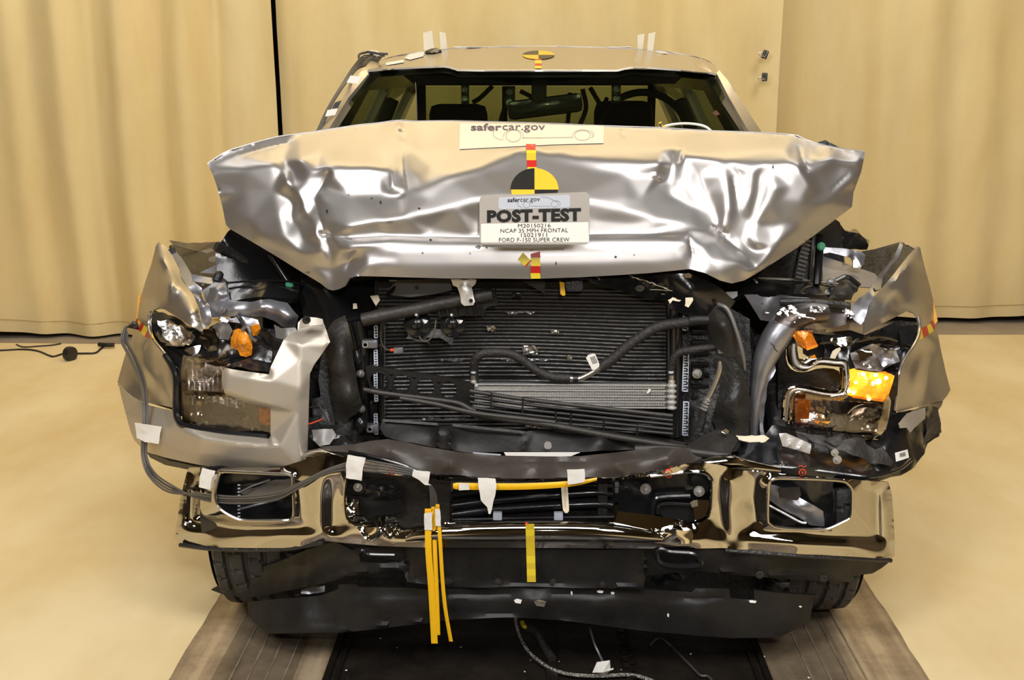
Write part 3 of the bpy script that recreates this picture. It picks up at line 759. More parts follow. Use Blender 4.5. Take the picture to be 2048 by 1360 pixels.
def seat(x, y, w, zt):
    s = mk('seat', *join(boxgeo((x, y - .1, .95), (w, .5, .2), bev=.3), boxgeo((x, y + .12, 1.18), (w, .16, .6), (.12, 'X'), bev=.4)), M['seat'], T)
    mk('headrest', *boxgeo((x, y + .13, zt), (.28, .11, .19), (.1, 'X'), bev=.45), M['seat'], s)
    for d in (-.06, .06): tube('headrest_post', [(x + d, y + .13, 1.42), (x + d, y + .13, zt)], M['cabin'], s, r=.006, n=6, world=True)
seat(-.37, 2.25, .52, 1.575); seat(.42, 2.25, .52, 1.59)
rs = mk('rear_bench', *join(boxgeo((0, 3.0, .95), (1.4, .5, .2), bev=.3), boxgeo((0, 3.3, 1.1), (1.4, .14, .55), bev=.4)), M['seat'], T)
for x in (-.42, 0, .42): mk('headrest', *boxgeo((x, 3.3, 1.42), (.26, .1, .14), bev=.45), M['seat'], rs)
# steering wheel
sw = []; c = P(1286, 272, 1.75)
ring = [(c.x + .19 * math.cos(a), c.y + .06 * math.sin(a), c.z + .18 * math.sin(a)) for a in np.linspace(0, 2 * math.pi, 40)]
g = ([], []); tube('', ring, None, r=.016, n=8, world=True, merge=g, k=80)
tube('', [tuple(c + Vector((-.18, 0, 0))), tuple(c), tuple(c + Vector((.18, 0, 0)))], None, r=.018, world=True, merge=g)
tube('', [tuple(c), tuple(c + Vector((0, -.05, -.18)))], None, r=.02, world=True, merge=g)
mk('steering_wheel', *g, M['cabin'], T)
# mirror, stalk
mir = mk('rear_view_mirror', *boxgeo(P(1090, 213, 1.5), (.30, .05, .075), (-.12, 'Y'), bev=.45), M['wetblack'], T)
mk('mirror_stalk', *boxgeo(P(1078, 180, 1.5), (.06, .06, .10), bev=.25), M['cabin'], mir)
for i, (a, b, cc) in enumerate((((985, 172), (960, 196), (945, 205)), ((1040, 182), (1065, 196), (1050, 205)), ((1165, 178), (1172, 215), (1160, 250)), ((1180, 175), (1203, 210), (1215, 195)), ((1140, 185), (1138, 220), (1135, 250)), ((1010, 215), (1003, 235), (1001, 250)))):
    tube('camera_arm', [(*a, 1.75), (*b, 1.75), (*cc, 1.75)], M['cabin'], T, r=.010, n=6)
skin('visor', S('800,146,1.5 1010,150,1.5 1010,166,1.5 830,170,1.5'), M['cabin'], T, step=30, th=.01)
skin('visor', S('1130,150,1.5 1370,148,1.5 1350,168,1.5 1150,166,1.5'), M['cabin'], T, step=30, th=.01)
# ---- engine bay behind everything
skin('firewall', S('455,470,1.0 620,520,1.0 900,520,1.0 1300,520,1.0 1500,500,1.0 1668,425,1.0 1668,620,.95 1560,900,.8 1500,960,.7 650,960,.7 560,900,.8 500,700,.9 440,600,.95'), M['black'], T, step=40, th=.05)
skin('engine_cover', S('620,520,.85 1420,500,.85 1420,620,.8 620,620,.8'), M['wetblack'], T, S('800,560,.72 1000,560,.75 1250,560,.72'), step=20, th=.05, crumple=.02, cs=6)
skin('inner_fender', S('455,462,.72 470,450,.8 530,470,.82 600,540,.8 650,575,.7 640,640,.62 560,610,.62 480,580,.64 435,545,.66 430,500,.70'), M['wetblack'], T, S('520,510,.74 560,560,.70'), step=12, th=.01, crumple=.003, cs=9)
skin('inner_fender', S('1560,500,.8 1660,430,.85 1680,445,.9 1690,530,.85 1690,600,.7 1560,620,.65 1500,600,.6 1510,560,.65'), M['black'], T, step=16, th=.01)
tube('hood_strut', S('541,508,.60 582,573,.55'), M['wetblack'], T, r=.010, n=10)
lathe('strut_joint', P(580, 570, .54), (0, -1, 0), [(.012, 0), (.014, .01), (.008, .016)], M['green'], T, n=14)
tube('bay_seal', S('432,492,.66 470,510,.70 520,548,.72 560,575,.70'), M['hose'], T, r=.016)
tube('bay_seal', S('460,470,.8 520,480,.86 600,545,.84 650,580,.7'), M['hose'], T, r=.012)

# ---- left apron metal (grey arch, rail and brackets)
skin('fender_rail', S('455,563,.56 500,562,.55 560,560,.55 600,568,.54 596,597,.48 560,595,.46 510,594,.47 460,603,.48'), M['wetblack'], T, S('520,575,.52 520,590,.46'), step=8, th=.02, crumple=.004, cs=20)
tube('rail_edge', S('452,566,.54 510,562,.53 570,562,.53 600,568,.52'), M['wetblack'], T, r=.004, n=6)
skin('apron_arch', S('405,580,.52 430,565,.54 452,566,.52 460,600,.46 500,604,.44 540,598,.43 575,606,.42 597,632,.41 592,648,.42 590,656,.42 575,660,.42 545,640,.42 520,632,.42 480,632,.43 440,635,.44 420,634,.44 412,600,.48'), M['galv'], T, S('520,615,.40 560,622,.385 580,640,.385 470,615,.43 430,590,.48'), step=6, th=.004, crumple=.003, cs=25)
skin('apron_bracket', S('418,578,.50 447,565,.50 455,590,.47 448,604,.47 452,625,.45 425,622,.46 415,600,.48'), M['galv'], T, S('437,585,.455'), step=6, crumple=.004, cs=40)
bolt(444, 619, .425, .012, T, 'apron_bolt', M['galv'])
skin('apron_crossbar', S('382,548,.60 420,555,.60 455,566,.58 450,572,.56 410,566,.57 385,562,.58'), M['galv'], T, step=8)
skin('torn_bracket', S('377,574,.44 392,566,.46 405,577,.46 402,590,.44 408,600,.42 420,611,.40 424,645,.38 420,650,.38 407,657,.37 403,635,.38 396,612,.40 388,592,.42'), M['galv'], T, S('400,600,.39 412,630,.375'), step=6, crumple=.003, cs=40)
tube('bulb_socket', S('432,562,.58,.014 437,552,.59,.016 441,546,.60,.012'), M['black'], T, n=10)
tube('fender_brace', S('405,571,.58 425,560,.59 436,548,.60'), M['alumpipe'], T, r=.005, n=6)
skin('apron_gusset', S('400,545,.75 435,528,.78 445,520,.80 480,552,.78 487,558,.75 440,548,.75'), M['galv'], T, step=10)
skin('torn_tab', S('401,502,.8 420,497,.8 427,502,.8 413,507,.8'), M['alumpipe'], T, step=8)
skin('torn_tab', S('417,516,.79 430,511,.79 435,518,.79 428,525,.79 418,522,.79'), M['alumpipe'], T, step=8)

# ---- left fender
lf = skin('left_fender', S('''313,489,.92 318,484,.93 333,494,.90 345,512,.84 358,538,.76 372,560,.68 384,580,.58 394,608,.48 400,640,.42 406,664,.38
 384,653,.40 360,638,.45 345,628,.52 330,619,.58 318,616,.62 308,619,.64 302,628,.64 300,645,.62 302,668,.56 310,684,.50 322,697,.45 333,712,.41 344,732,.37 348,745,.355 348,780,.35 348,816,.35
 330,812,.42 303,807,.52 280,801,.62 262,790,.70 245,775,.80 235,765,.90 240,745,.93 250,710,.96 262,680,.98 272,648,1.0 280,600,1.0 290,565,.99 302,530,.96'''), M['paint'], T,
 S('320,520,.80 340,560,.64 330,590,.62 305,600,.76 290,650,.80 285,700,.72 345,600,.55 370,610,.47 385,630,.41 310,740,.52 325,780,.43 270,740,.75 295,780,.62 345,590,.56 338,565,.62 325,640,.585'),
 step=6, th=.004, creases=[(S('348,548,0 341,575,0 335,610,0'), -.025, 9, 'gf'), (S('325,525,0 350,560,0 372,590,0'), -.012, 7, 'gf'), (S('322,700,0 318,760,0 322,808,0'), .016, 8, 'gf'), (S('333,712,0 340,760,0 343,812,0'), -.008, 5, 'gf')], crumple=.0015, cs=8)
skin('fender_flange', S('326,503,.92 340,498,.92 352,502,.90 366,520,.82 380,543,.72 392,568,.62 388,575,.60 376,575,.60 362,552,.70 345,528,.82'), M['galv'], lf, step=7, crumple=.002, cs=30)
skin('flange_pad', S('322,505,.90 348,494,.90 352,505,.89 333,514,.88'), M['black'], lf, step=8, th=.01)
skin('fender_top_edge', S('340,481,.98 375,486,1.1 440,484,1.5 446,491,1.5 410,508,1.3 380,498,1.1 350,492,1.0'), M['paint'], lf, step=12, crumple=.004, cs=12)
skin('left_wheel_house', S('340,490,1.1 445,484,1.5 470,560,1.2 440,600,1.0 380,560,.85'), M['black'], T, step=20, th=.01)
tube('fender_edge', S('300,630,.63 298,650,.62 301,668,.57 315,690,.49 333,712,.42 346,735,.37 351,760,.36 351,815,.36'), M['paint'], lf, r=.006, n=8)
skin('left_door_skin', S('236,770,.95 262,797,.78 300,806,.66 345,820,.5 340,700,.6 280,660,1.05 250,712,1.0'), M['black'], T, step=20, th=.01)

# ---- left lower surround: lower strip, arm and upright in one silver moulding
so = S('''237,768,.86 245,774,.80 262,793,.68 280,803,.60 300,811,.52 330,818,.42 350,822,.345 352,835,.33 358,847,.315 370,855,.30 400,861,.28 460,869,.255 538,877,.225 541,872,.22 541,817,.21 497,807,.215 450,787,.225 446,778,.232 443,762,.24 444,745,.236 450,736,.23
 480,741,.222 538,749,.212 541,735,.215 567,680,.25 580,668,.27 595,662,.285 596,645,.30 604,637,.31 620,637,.31 642,638,.31 648,648,.30 652,658,.285 660,684,.265 645,706,.25 628,730,.235 620,747,.228 618,797,.22 616,870,.213 614,925,.208 612,953,.205
 598,953,.205 585,951,.208 500,942,.235 445,936,.26 400,930,.29 370,924,.33 330,915,.40 296,905,.48 280,893,.56 268,880,.62 260,860,.66 252,830,.72 243,795,.80''')
sur = skin('grille_surround', so, M['satin'], T, (), step=4, th=.006, relax=2, ridges=[S(q) for q in ('340,858,.345 400,876,.240 460,885,.205 540,893,.178 560,892,.172 598,928,.172', '606,690,.236 600,720,.222 594,800,.195 598,928,.172 604,945,.180', '452,748,.222 500,757,.198 545,762,.192 600,778,.196', '448,780,.214 500,799,.194 541,812,.188 596,823,.195', '545,762,.192 541,812,.188 541,876,.188 560,892,.172', '567,680,.245 600,688,.232 606,690,.236 655,690,.255', '300,850,.42 340,858,.345', '296,885,.43 400,908,.262 460,918,.225 540,928,.195 598,938,.178')])
skin('mounting_tab', S('598,657,.24 600,640,.25 612,634,.25 632,635,.25 645,638,.25 647,646,.24 644,650,.235 615,652,.235'), M['satin'], sur, step=5, th=.004)
bolt(613, 640, .243, .013, sur, 'mounting_screw', M['wetblack'])
skin('torn_stay', S('548,650,.34 560,657,.33 590,655,.33 596,664,.32 575,682,.31 552,675,.33'), M['duct'], sur, step=8, crumple=.004, cs=40)
tube('headlight_gasket', S('330,710,.40,.010 345,735,.37,.011 352,760,.355,.011 352,820,.345,.011 358,843,.33,.011 372,853,.31,.010 440,864,.27,.009 536,873,.235,.008'), M['wetblack'], T, n=8)
tube('headlight_gasket', S('357,735,.39,.006 362,780,.38,.006 362,832,.37,.006'), M['black'], T, n=8)
skin('lower_black_lip', S('292,903,.50 340,922,.40 400,934,.32 440,938,.30 440,944,.31 430,948,.32 380,940,.36 330,930,.44 300,915,.50'), M['black'], T, step=8, th=.02)

# ---- left headlight
hl = skin('left_headlight', S('300,622,.66 330,640,.60 400,660,.52 470,650,.50 560,660,.46 575,680,.42 545,745,.36 540,875,.34 400,868,.38 365,850,.42 358,740,.46 330,705,.55 303,670,.66'), M['black'], T, S('450,800,.40 450,700,.50'), step=14, th=.02)
skin('reflector', S('373,717,.36 400,722,.37 455,735,.38 470,745,.36 460,790,.36 455,792,.34 375,783,.36'), M['facet'], hl, S('420,755,.42 395,740,.40'), step=3, th=.003, creases=[([(x, 722, 0), (x + 2, 785, 0)], -.005, 2.5, 'g') for x in range(382, 466, 9)])
skin('reflector', S('373,790,.36 460,795,.36 515,812,.32 518,862,.29 470,862,.32 400,855,.35 380,845,.36 374,830,.37'), M['facet'], hl, S('420,825,.42 470,835,.39 500,840,.35'), step=3, th=.003, creases=[([(x, 795, 0), (x + 6, 860, 0)], -.005, 3, 'g') for x in range(384, 516, 14)])
for c in ((399, 728), (400, 800), (397, 834)): lathe('reflector_boss', P(c[0], c[1], .36), (0, -1, .15), [(.018, 0), (.016, .006), (.006, .010), (.0, .011)], M['chrome'], hl, n=20)
skin('side_reflector', S('363,745,.355 374,722,.35 376,780,.34 380,830,.33 392,848,.32 372,842,.33 364,825,.34'), M['chrome'], hl, step=7)
skin('reflector_shelf', S('372,779,.345 460,786,.325 462,792,.325 374,786,.34'), M['crumchrome'], hl, step=5)
skin('amber_insert', S('517,812,.275 541,818,.262 541,850,.262 530,852,.27 518,845,.275'), M['amber'], hl, step=5)
skin('clear_lens', S('366,712,.315 450,726,.29 470,742,.27 470,790,.26 500,806,.25 540,815,.24 541,872,.24 450,864,.28 390,857,.31 370,845,.33 362,820,.345 361,745,.345'), M['lens'], hl, S('420,790,.27'), step=8, th=.004)
# broken upper part
rd = random.Random(3)
skin('turn_reflector', S('303,624,.60 320,622,.60 345,632,.56 380,655,.50 405,668,.45 420,650,.44 470,640,.45 520,655,.44 560,690,.41 545,735,.37 470,735,.37 430,730,.38 375,715,.40 350,700,.45 320,680,.52 305,660,.60'), M['wetblack'], hl, S('400,690,.47 500,700,.45 340,660,.58'), step=8, crumple=.012, cs=22)
skin('chrome_pocket', S('318,640,.53 340,640,.53 365,655,.49 392,672,.45 380,690,.42 345,690,.44 326,672,.50'), M['facet'], hl, S('350,665,.53'), step=5, crumple=.01, cs=40)
for n_, (o, mm) in enumerate([
    ('395,665,.37 425,655,.36 440,665,.36 436,690,.35 432,702,.35 420,706,.35 405,690,.36', 'lens'),
    ('368,700,.36 385,692,.35 402,690,.35 398,705,.34 385,712,.34', 'facet'),
    ('330,690,.40 360,672,.38 385,662,.38 372,690,.38 350,695,.39', 'lens'),
    ('425,640,.42 445,636,.42 466,638,.42 466,646,.41 440,643,.41', 'lens'),
    ('430,722,.32 440,708,.32 470,695,.31 478,690,.31 458,708,.31 440,722,.32', 'lens'),
    ('425,650,.42 455,645,.42 465,662,.41 455,680,.41 438,678,.41 432,662,.42', 'amberdark'),
    ('480,705,.36 520,690,.37 545,705,.36 542,725,.34 500,722,.34', 'wetblack'),
    ('372,705,.345 400,712,.34 450,718,.335 470,732,.33 420,728,.335 380,718,.34', 'crumchrome'),
    ('445,640,.43 480,630,.43 515,640,.43 520,655,.42 490,650,.42', 'galv')]):
    skin('lens_shard', S(o), M.get(mm, M['duct']), hl, step=6, th=.003, crumple=.006, cs=35)
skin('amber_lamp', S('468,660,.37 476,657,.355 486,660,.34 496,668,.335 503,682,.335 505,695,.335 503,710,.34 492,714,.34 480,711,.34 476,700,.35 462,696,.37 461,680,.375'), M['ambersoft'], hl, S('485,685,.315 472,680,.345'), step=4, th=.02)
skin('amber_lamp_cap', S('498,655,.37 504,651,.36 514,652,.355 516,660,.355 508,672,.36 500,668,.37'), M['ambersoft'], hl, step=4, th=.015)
tube('bulb_clip', S('484,660,.335 494,653,.33 500,662,.325 503,675,.325 512,682,.33'), M['duct'], hl, r=.006, n=6)
tube('lamp_wire', S('475,630,.42 482,640,.41 488,652,.38 496,655,.36'), M['black'], hl, r=.007)
skin('lens_edge', S('440,710,.31 460,700,.305 476,692,.30 475,690,.30 455,700,.305 432,722,.31'), M['lens'], hl, step=5)
skin('headlight_frame', S('455,730,.33 500,716,.34 545,728,.32 540,742,.28 500,738,.29 460,732,.31'), M['wetblack'], hl, step=6, crumple=.006, cs=30)
for i in range(26):
    x = rd.uniform(372, 470) if i % 2 else rd.uniform(480, 548); y = rd.uniform(716, 730) if i % 2 else rd.uniform(690, 732)
    if i % 2 == 0 or True:
        p = P(x, y, .325); a = rd.uniform(0, 3)
        g = boxgeo(p, (.004 + rd.random() * .004, .003, .003), (a, 'Y'), bev=.2)
        if i == 0: gg = g
        else: gg = join(gg, g)
tag(mk('glass_crumbs', *gg, M['lens'], hl), kind='stuff')

# ---- right frame, apron, fender
skin('fender_rail', S('1465,560,.62 1500,552,.62 1600,556,.62 1690,568,.60 1712,575,.58 1705,590,.52 1640,590,.50 1560,585,.49 1510,582,.50 1470,590,.52'), M['wetblack'], T, S('1580,565,.585 1580,580,.50'), step=8, th=.02, creases=[(S('1500,572,0 1560,570,0 1640,576,0'), -.02, 5, 'g')], crumple=.003, cs=14)
tube('rail_edge', S('1515,556,.60 1600,560,.60 1680,569,.58 1712,574,.58'), M['alumpipe'], T, r=.004, n=6)
skin('apron_panel', S('1490,590,.50 1560,590,.49 1690,604,.47 1700,612,.46 1690,650,.44 1640,660,.44 1560,650,.46 1520,640,.50'), M['galv'], T, S('1600,620,.42'), step=10, crumple=.004, cs=20)
tube('apron_step', S('1560,604,.44 1620,604,.43 1700,612,.43'), M['black'], T, r=.012)
fh = tube('frame_horn', S('1506,905,.36,.012 1508,850,.36,.016 1512,800,.36,.020 1518,765,.36,.026 1526,730,.36,.034 1538,700,.365,.040 1556,668,.37,.044 1580,642,.38,.042 1612,628,.40,.036 1650,626,.42,.030'), M['galv'], T, n=18, k=60)
tube('crack', S('1541,686,.325 1548,692,.322 1550,698,.322 1556,704,.325'), M['ink'], fh, r=.0012, n=5)
skin('horn_fold', S('1538,735,.36 1550,728,.36 1552,740,.35 1545,752,.34 1535,765,.34 1530,800,.34 1526,850,.34 1530,870,.33 1522,880,.33 1518,800,.35 1522,765,.36'), M['galv'], fh, step=7, crumple=.005, cs=30)
skin('clear_cover', S('1546,640,.34 1556,620,.35 1575,610,.36 1640,612,.37 1700,618,.37 1710,632,.36 1700,650,.35 1695,668,.34 1660,670,.33 1620,665,.33 1580,655,.33'), M['lens'], T, S('1630,640,.315'), step=10, th=.003, crumple=.003, cs=15)
tube('bay_pillar', S('1641,470,.62 1634,570,.55'), M['wetblack'], T, r=.014, n=8)
for y in (492, 557): lathe('strut_joint', P(1637 + (4 if y < 500 else -3), y, .57), (0, -1, 0), [(.012, 0), (.014, .01), (.008, .016)], M['green'], T, n=14)
g = ([], [])
for i in range(10):
    y = 480 + i * 8.2; x = 1612 - i * 1.6
    q = boxgeo(P(x, y, .60), (.030, .03, .006), (.25, 'Y')); n0 = len(g[0]); g[0].extend(q[0]); g[1].extend([tuple(k + n0 for k in f) for f in q[1]])
q = boxgeo(P(1622, 515, .62), (.008, .03, .16)); n0 = len(g[0]); g[0].extend(q[0]); g[1].extend([tuple(k + n0 for k in f) for f in q[1]])
q = boxgeo(P(1596, 515, .62), (.006, .03, .15), (.15, 'Y')); n0 = len(g[0]); g[0].extend(q[0]); g[1].extend([tuple(k + n0 for k in f) for f in q[1]])
mk('air_box_grille', *g, M['duct'], T)
mh = skin('mirror_mount', S('1662,440,.95 1680,448,.95 1690,462,.95 1720,468,.94 1733,478,.94 1736,490,.94 1734,500,.95 1700,498,.95 1660,492,.95 1655,470,.95'), M['wetblack'], T, step=10, th=.06, crumple=.004, cs=30)
box('mount_slot', 1677, 474, 1688, 486, .945, .02, M['ink'], mh)
skin('fender_brace_plate', S('1640,494,.80 1690,497,.80 1722,503,.80 1731,510,.79 1728,528,.77 1722,535,.76 1708,531,.76 1700,515,.78 1660,505,.79 1640,508,.79'), M['galv'], T, S('1710,512,.77'), step=8)
skin('brace_tab', S('1707,520,.74 1716,520,.74 1723,533,.73 1720,537,.73 1706,535,.73'), M['alumpipe'], T, step=6, th=.01)
skin('apron_top', S('1645,512,.84 1700,530,.80 1750,548,.78 1760,560,.74 1740,575,.66 1700,572,.64 1645,562,.66'), M['galv'], T, S('1690,545,.74'), step=10, crumple=.003, cs=12)
skin('right_wheel_house', S('1722,503,1.1 1750,498,1.2 1800,484,1.3 1835,500,1.2 1800,560,1.0 1750,580,.9 1725,540,1.0'), M['black'], T, step=20, th=.01)
skin('broken_relay_box', S('1665,574,.52 1680,560,.54 1695,552,.55 1720,562,.54 1712,585,.50 1690,600,.48 1660,596,.49'), M['dusty'], T, S('1685,578,.48'), step=7, th=.03, crumple=.012, cs=30)
tube('cowl_bracket', S('1672,562,.50 1690,553,.50 1700,555,.50 1720,572,.48'), M['wetblack'], T, r=.008, lin=True)
bolt(1662, 564, .57, .014, T, 'apron_bolt')
skin('torn_edge_strip', S('1505,558,.56 1512,565,.55 1520,585,.53 1522,592,.52 1518,600,.52 1524,605,.51 1540,598,.51 1527,594,.52 1526,588,.52 1516,566,.55 1510,556,.56'), M['alumpipe'], T, step=4, th=.003)
skin('torn_edge_strip', S('1522,606,.50 1528,618,.50 1527,627,.49 1545,626,.49 1530,624,.49 1531,614,.50 1526,606,.50'), M['alumpipe'], T, step=4, th=.003)
skin('white_grommet', S('1452,584,.44 1475,583,.44 1475,592,.44 1468,597,.44 1458,597,.44 1453,592,.44'), M['ladder'], T, step=6)
skin('horn_foot', S('1470,868,.30 1490,872,.29 1530,870,.28 1540,876,.28 1530,884,.27 1500,885,.27 1478,880,.28'), M['card'], T, step=6, crumple=.004, cs=60)

rf = skin('right_fender', S('''1805,484,1.05 1812,490,1.0 1840,494,.98 1846,520,.96 1856,560,.96 1866,600,.96 1868,640,.96 1874,660,.95 1882,700,.93 1892,745,.90 1901,780,.86 1894,792,.78 1886,801,.70
 1850,810,.56 1820,818,.46 1798,824,.40 1791,822,.38 1792,790,.38 1797,760,.385 1801,742,.39 1812,715,.43 1826,692,.48 1836,672,.53 1838,655,.57 1835,636,.60 1828,626,.62 1815,622,.60 1800,630,.53 1770,645,.45 1745,657,.40 1726,668,.37
 1730,640,.39 1737,615,.43 1748,594,.48 1762,578,.56 1790,545,.70 1815,512,.85 1830,498,.95'''), M['paint'], T,
 S('1825,530,.80 1810,570,.68 1790,600,.56 1830,600,.72 1850,640,.76 1850,700,.66 1840,760,.53 1820,790,.46 1870,740,.75 1760,620,.44 1785,580,.62 1805,610,.62 1810,640,.595'), step=6, th=.004,
 creases=[(S('1788,580,0 1795,600,0 1808,622,0'), -.02, 8, 'gf'), (S('1786,585,0 1775,620,0 1768,645,0'), -.016, 8, 'gf'), (S('1835,505,0 1800,550,0 1770,585,0'), -.014, 6, 'gf'), (S('1852,690,0 1832,750,0 1822,812,0'), -.016, 9, 'gf'), (S('1862,720,0 1852,770,0 1845,808,0'), .012, 7, 'gf')], crumple=.0015, cs=8)
skin('fender_flange', S('1800,484,1.0 1806,490,.98 1798,512,.92 1765,555,.76 1762,578,.64 1752,580,.62 1742,572,.66 1760,548,.76 1788,515,.90'), M['galv'], rf, step=7, crumple=.002, cs=30)
skin('fender_top_edge', S('1803,484,1.05 1790,490,1.15 1760,500,1.35 1735,505,1.5 1728,512,1.5 1765,512,1.3 1800,502,1.08'), M['paint'], rf, step=12, crumple=.004, cs=12)
skin('torn_bracket', S('1700,632,.42 1705,612,.44 1716,598,.46 1728,590,.47 1745,572,.50 1750,586,.46 1748,594,.44 1738,612,.42 1730,638,.40 1722,651,.39 1715,645,.40'), M['galv'], rf, S('1722,615,.42'), step=6, crumple=.003, cs=40)
tube('fender_edge', S('1836,634,.60 1839,655,.57 1836,674,.52 1826,694,.47 1810,718,.43 1800,742,.39 1796,765,.38 1790,820,.38'), M['paint'], rf, r=.006, n=8)
# ---- right headlight
rh = skin('right_headlight', S('1556,700,.46 1600,670,.48 1700,660,.52 1730,670,.52 1800,640,.60 1836,650,.60 1830,700,.52 1800,742,.46 1792,830,.42 1770,880,.42 1640,866,.40 1556,850,.42'), M['black'], T, S('1700,780,.48'), step=14, th=.02)
skin('lamp_back', S('1640,672,.47 1700,668,.48 1740,672,.47 1800,650,.52 1833,655,.55 1825,695,.49 1798,742,.44 1690,740,.42 1650,720,.43'), M['wetblack'], rh, S('1760,700,.50'), step=8, crumple=.012, cs=22)
for o, mm in [('1700,706,.44 1745,690,.45 1790,700,.44 1800,722,.42 1760,742,.41 1712,738,.42', 'duct'), ('1712,700,.41 1738,696,.41 1745,712,.40 1722,722,.40', 'crumchrome'), ('1752,712,.39 1782,708,.40 1790,726,.39 1765,735,.38', 'galv'),
              ('1740,690,.40 1765,688,.40 1790,702,.39 1785,720,.39 1760,715,.39 1745,705,.40', 'lens'),
              ('1660,678,.43 1700,672,.43 1705,690,.42 1670,692,.42', 'crumchrome'),
              ('1700,722,.37 1730,735,.36 1750,740,.36 1752,734,.36 1720,722,.37', 'lens'),
              ('1660,718,.35 1667,702,.35 1680,696,.35 1682,702,.35 1668,720,.35', 'card'),
              ('1800,660,.50 1828,660,.53 1822,690,.48 1800,700,.46', 'wetblack'),
              ('1720,676,.42 1770,680,.42 1820,690,.44 1822,698,.43 1775,690,.41 1722,684,.41', 'lens')]:
    skin('lens_shard', S(o), M[mm], rh, step=6, th=.003, crumple=.007, cs=35)
tube('lens_crack', S('1640,687,.34 1680,682,.34 1720,682,.35 1760,674,.37 1795,682,.40'), M['lens'], rh, r=.0035, n=6)
skin('amber_side_marker', S('1581,666,.35 1590,662,.345 1622,660,.34 1630,680,.335 1637,692,.335 1613,699,.33 1596,690,.335 1588,675,.345'), M['amber'], rh, S('1608,678,.32'), step=5, th=.012)
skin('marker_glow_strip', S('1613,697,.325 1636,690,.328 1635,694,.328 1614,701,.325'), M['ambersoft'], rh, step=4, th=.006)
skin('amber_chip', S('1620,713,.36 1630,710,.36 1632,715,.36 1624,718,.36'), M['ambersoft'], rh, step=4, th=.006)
# C-shaped light guide: three nested rounded ribs
cpath = '1582,692,{y} 1582,712,{y} 1586,730,{y} 1596,738,{y} 1612,738,{y} 1635,727,{y} 1665,729,{y} 1685,732,{y} 1690,745,{y} 1690,770,{y} 1685,786,{y} 1672,790,{y} 1640,784,{y} 1600,776,{y} 1583,776,{y} 1573,786,{y} 1569,810,{y} 1566,838,{y}'
skin('light_guide', S(('1572,690,{a} 1605,692,{a} 1606,712,{a} 1640,716,{a} 1680,722,{a} 1698,732,{a} 1700,775,{a} 1694,800,{a} 1660,803,{a} 1590,796,{a} 1588,842,{a} 1562,838,{a} 1566,785,{a} 1582,768,{a} 1640,776,{a} 1678,782,{a} 1683,755,{a} 1676,738,{a} 1640,735,{a} 1610,745,{a} 1585,742,{a} 1572,725,{a}').format(a=.365)), M['crumchrome'], rh, step=5, sm=1)
for dx, dy, y, r_, mm in ((0, 0, .345, .0065, 'chrome'), (6, -4, .34, .005, 'alum'), (11, -9, .335, .004, 'chrome')):
    pts = [(p[0] + (dx if i < 5 else dx * .6 if i < 12 else dx), p[1] + (dy if i < 8 else (-dy if i > 11 else 0)), p[2]) for i, p in enumerate(S(cpath.format(y=y)))]
    tube('light_guide_rib', pts, M[mm], rh, r=r_, n=8, k=90)
skin('turn_lamp', S('1697,740,.34 1705,738,.335 1740,744,.33 1782,748,.345 1789,752,.35 1784,770,.35 1778,788,.345 1766,804,.34 1740,800,.33 1708,796,.33 1696,790,.335 1692,780,.34'), M['amberlit'], rh, S('1735,770,.31'), step=5, th=.03)
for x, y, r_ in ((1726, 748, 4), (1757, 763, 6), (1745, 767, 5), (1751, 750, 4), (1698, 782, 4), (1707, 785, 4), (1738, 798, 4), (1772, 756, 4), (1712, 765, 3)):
    lathe('lamp_glint', P(x, y, .318), (0, -1, 0), [(.0016 * r_, 0), (.0012 * r_, .003), (0.0, .005)], M['bulb'], rh, n=12)  # bright glints on the lamp lens added as small glowing discs
skin('reflector', S('1590,796,.36 1690,803,.35 1766,808,.35 1768,830,.35 1760,858,.34 1740,866,.34 1650,856,.34 1590,845,.36'), M['facet'], rh, S('1680,828,.42 1730,835,.43 1620,822,.38'), step=3, creases=[([(x, 800, 0), (x + 8, 858, 0)], -.004, 3, 'g') for x in range(1630, 1770, 15)])
lathe('lamp_bowl', P(1722, 838, .40), (-.1, -1, .1), [(.01, .0), (.04, .01), (.058, .035), (.062, .05), (.058, .05), (.04, .02), (.01, .008)], M['chrome'], rh, n=28)
skin('amber_insert', S('1597,798,.335 1622,800,.33 1618,838,.33 1592,838,.335'), M['amber'], rh, step=5)
skin('chrome_rim', S('1777,790,.33 1782,802,.335 1778,835,.335 1772,858,.33 1762,870,.33 1752,868,.32 1757,850,.32 1763,830,.325 1768,806,.33'), M['chrome'], rh, step=6, th=.008)
skin('lower_rim', S('1590,845,.33 1650,854,.32 1755,866,.32 1760,872,.325 1700,868,.325 1600,856,.33'), M['chrome'], rh, step=6, th=.006)
skin('side_rim', S('1764,800,.34 1785,755,.36 1797,745,.37 1795,790,.36 1782,805,.345'), M['chrome'], rh, step=6)
for o in ('1625,842,.32 1640,842,.32 1636,848,.32', '1642,844,.32 1662,843,.32 1655,848,.32'):
    skin('amber_chip', S(o), M['amberlit'], rh, step=4, th=.004)
skin('clear_lens', S('1575,775,.30 1690,790,.29 1780,800,.31 1772,862,.30 1700,866,.28 1570,846,.30'), M['lens'], rh, S('1680,825,.275'), step=8, th=.004)

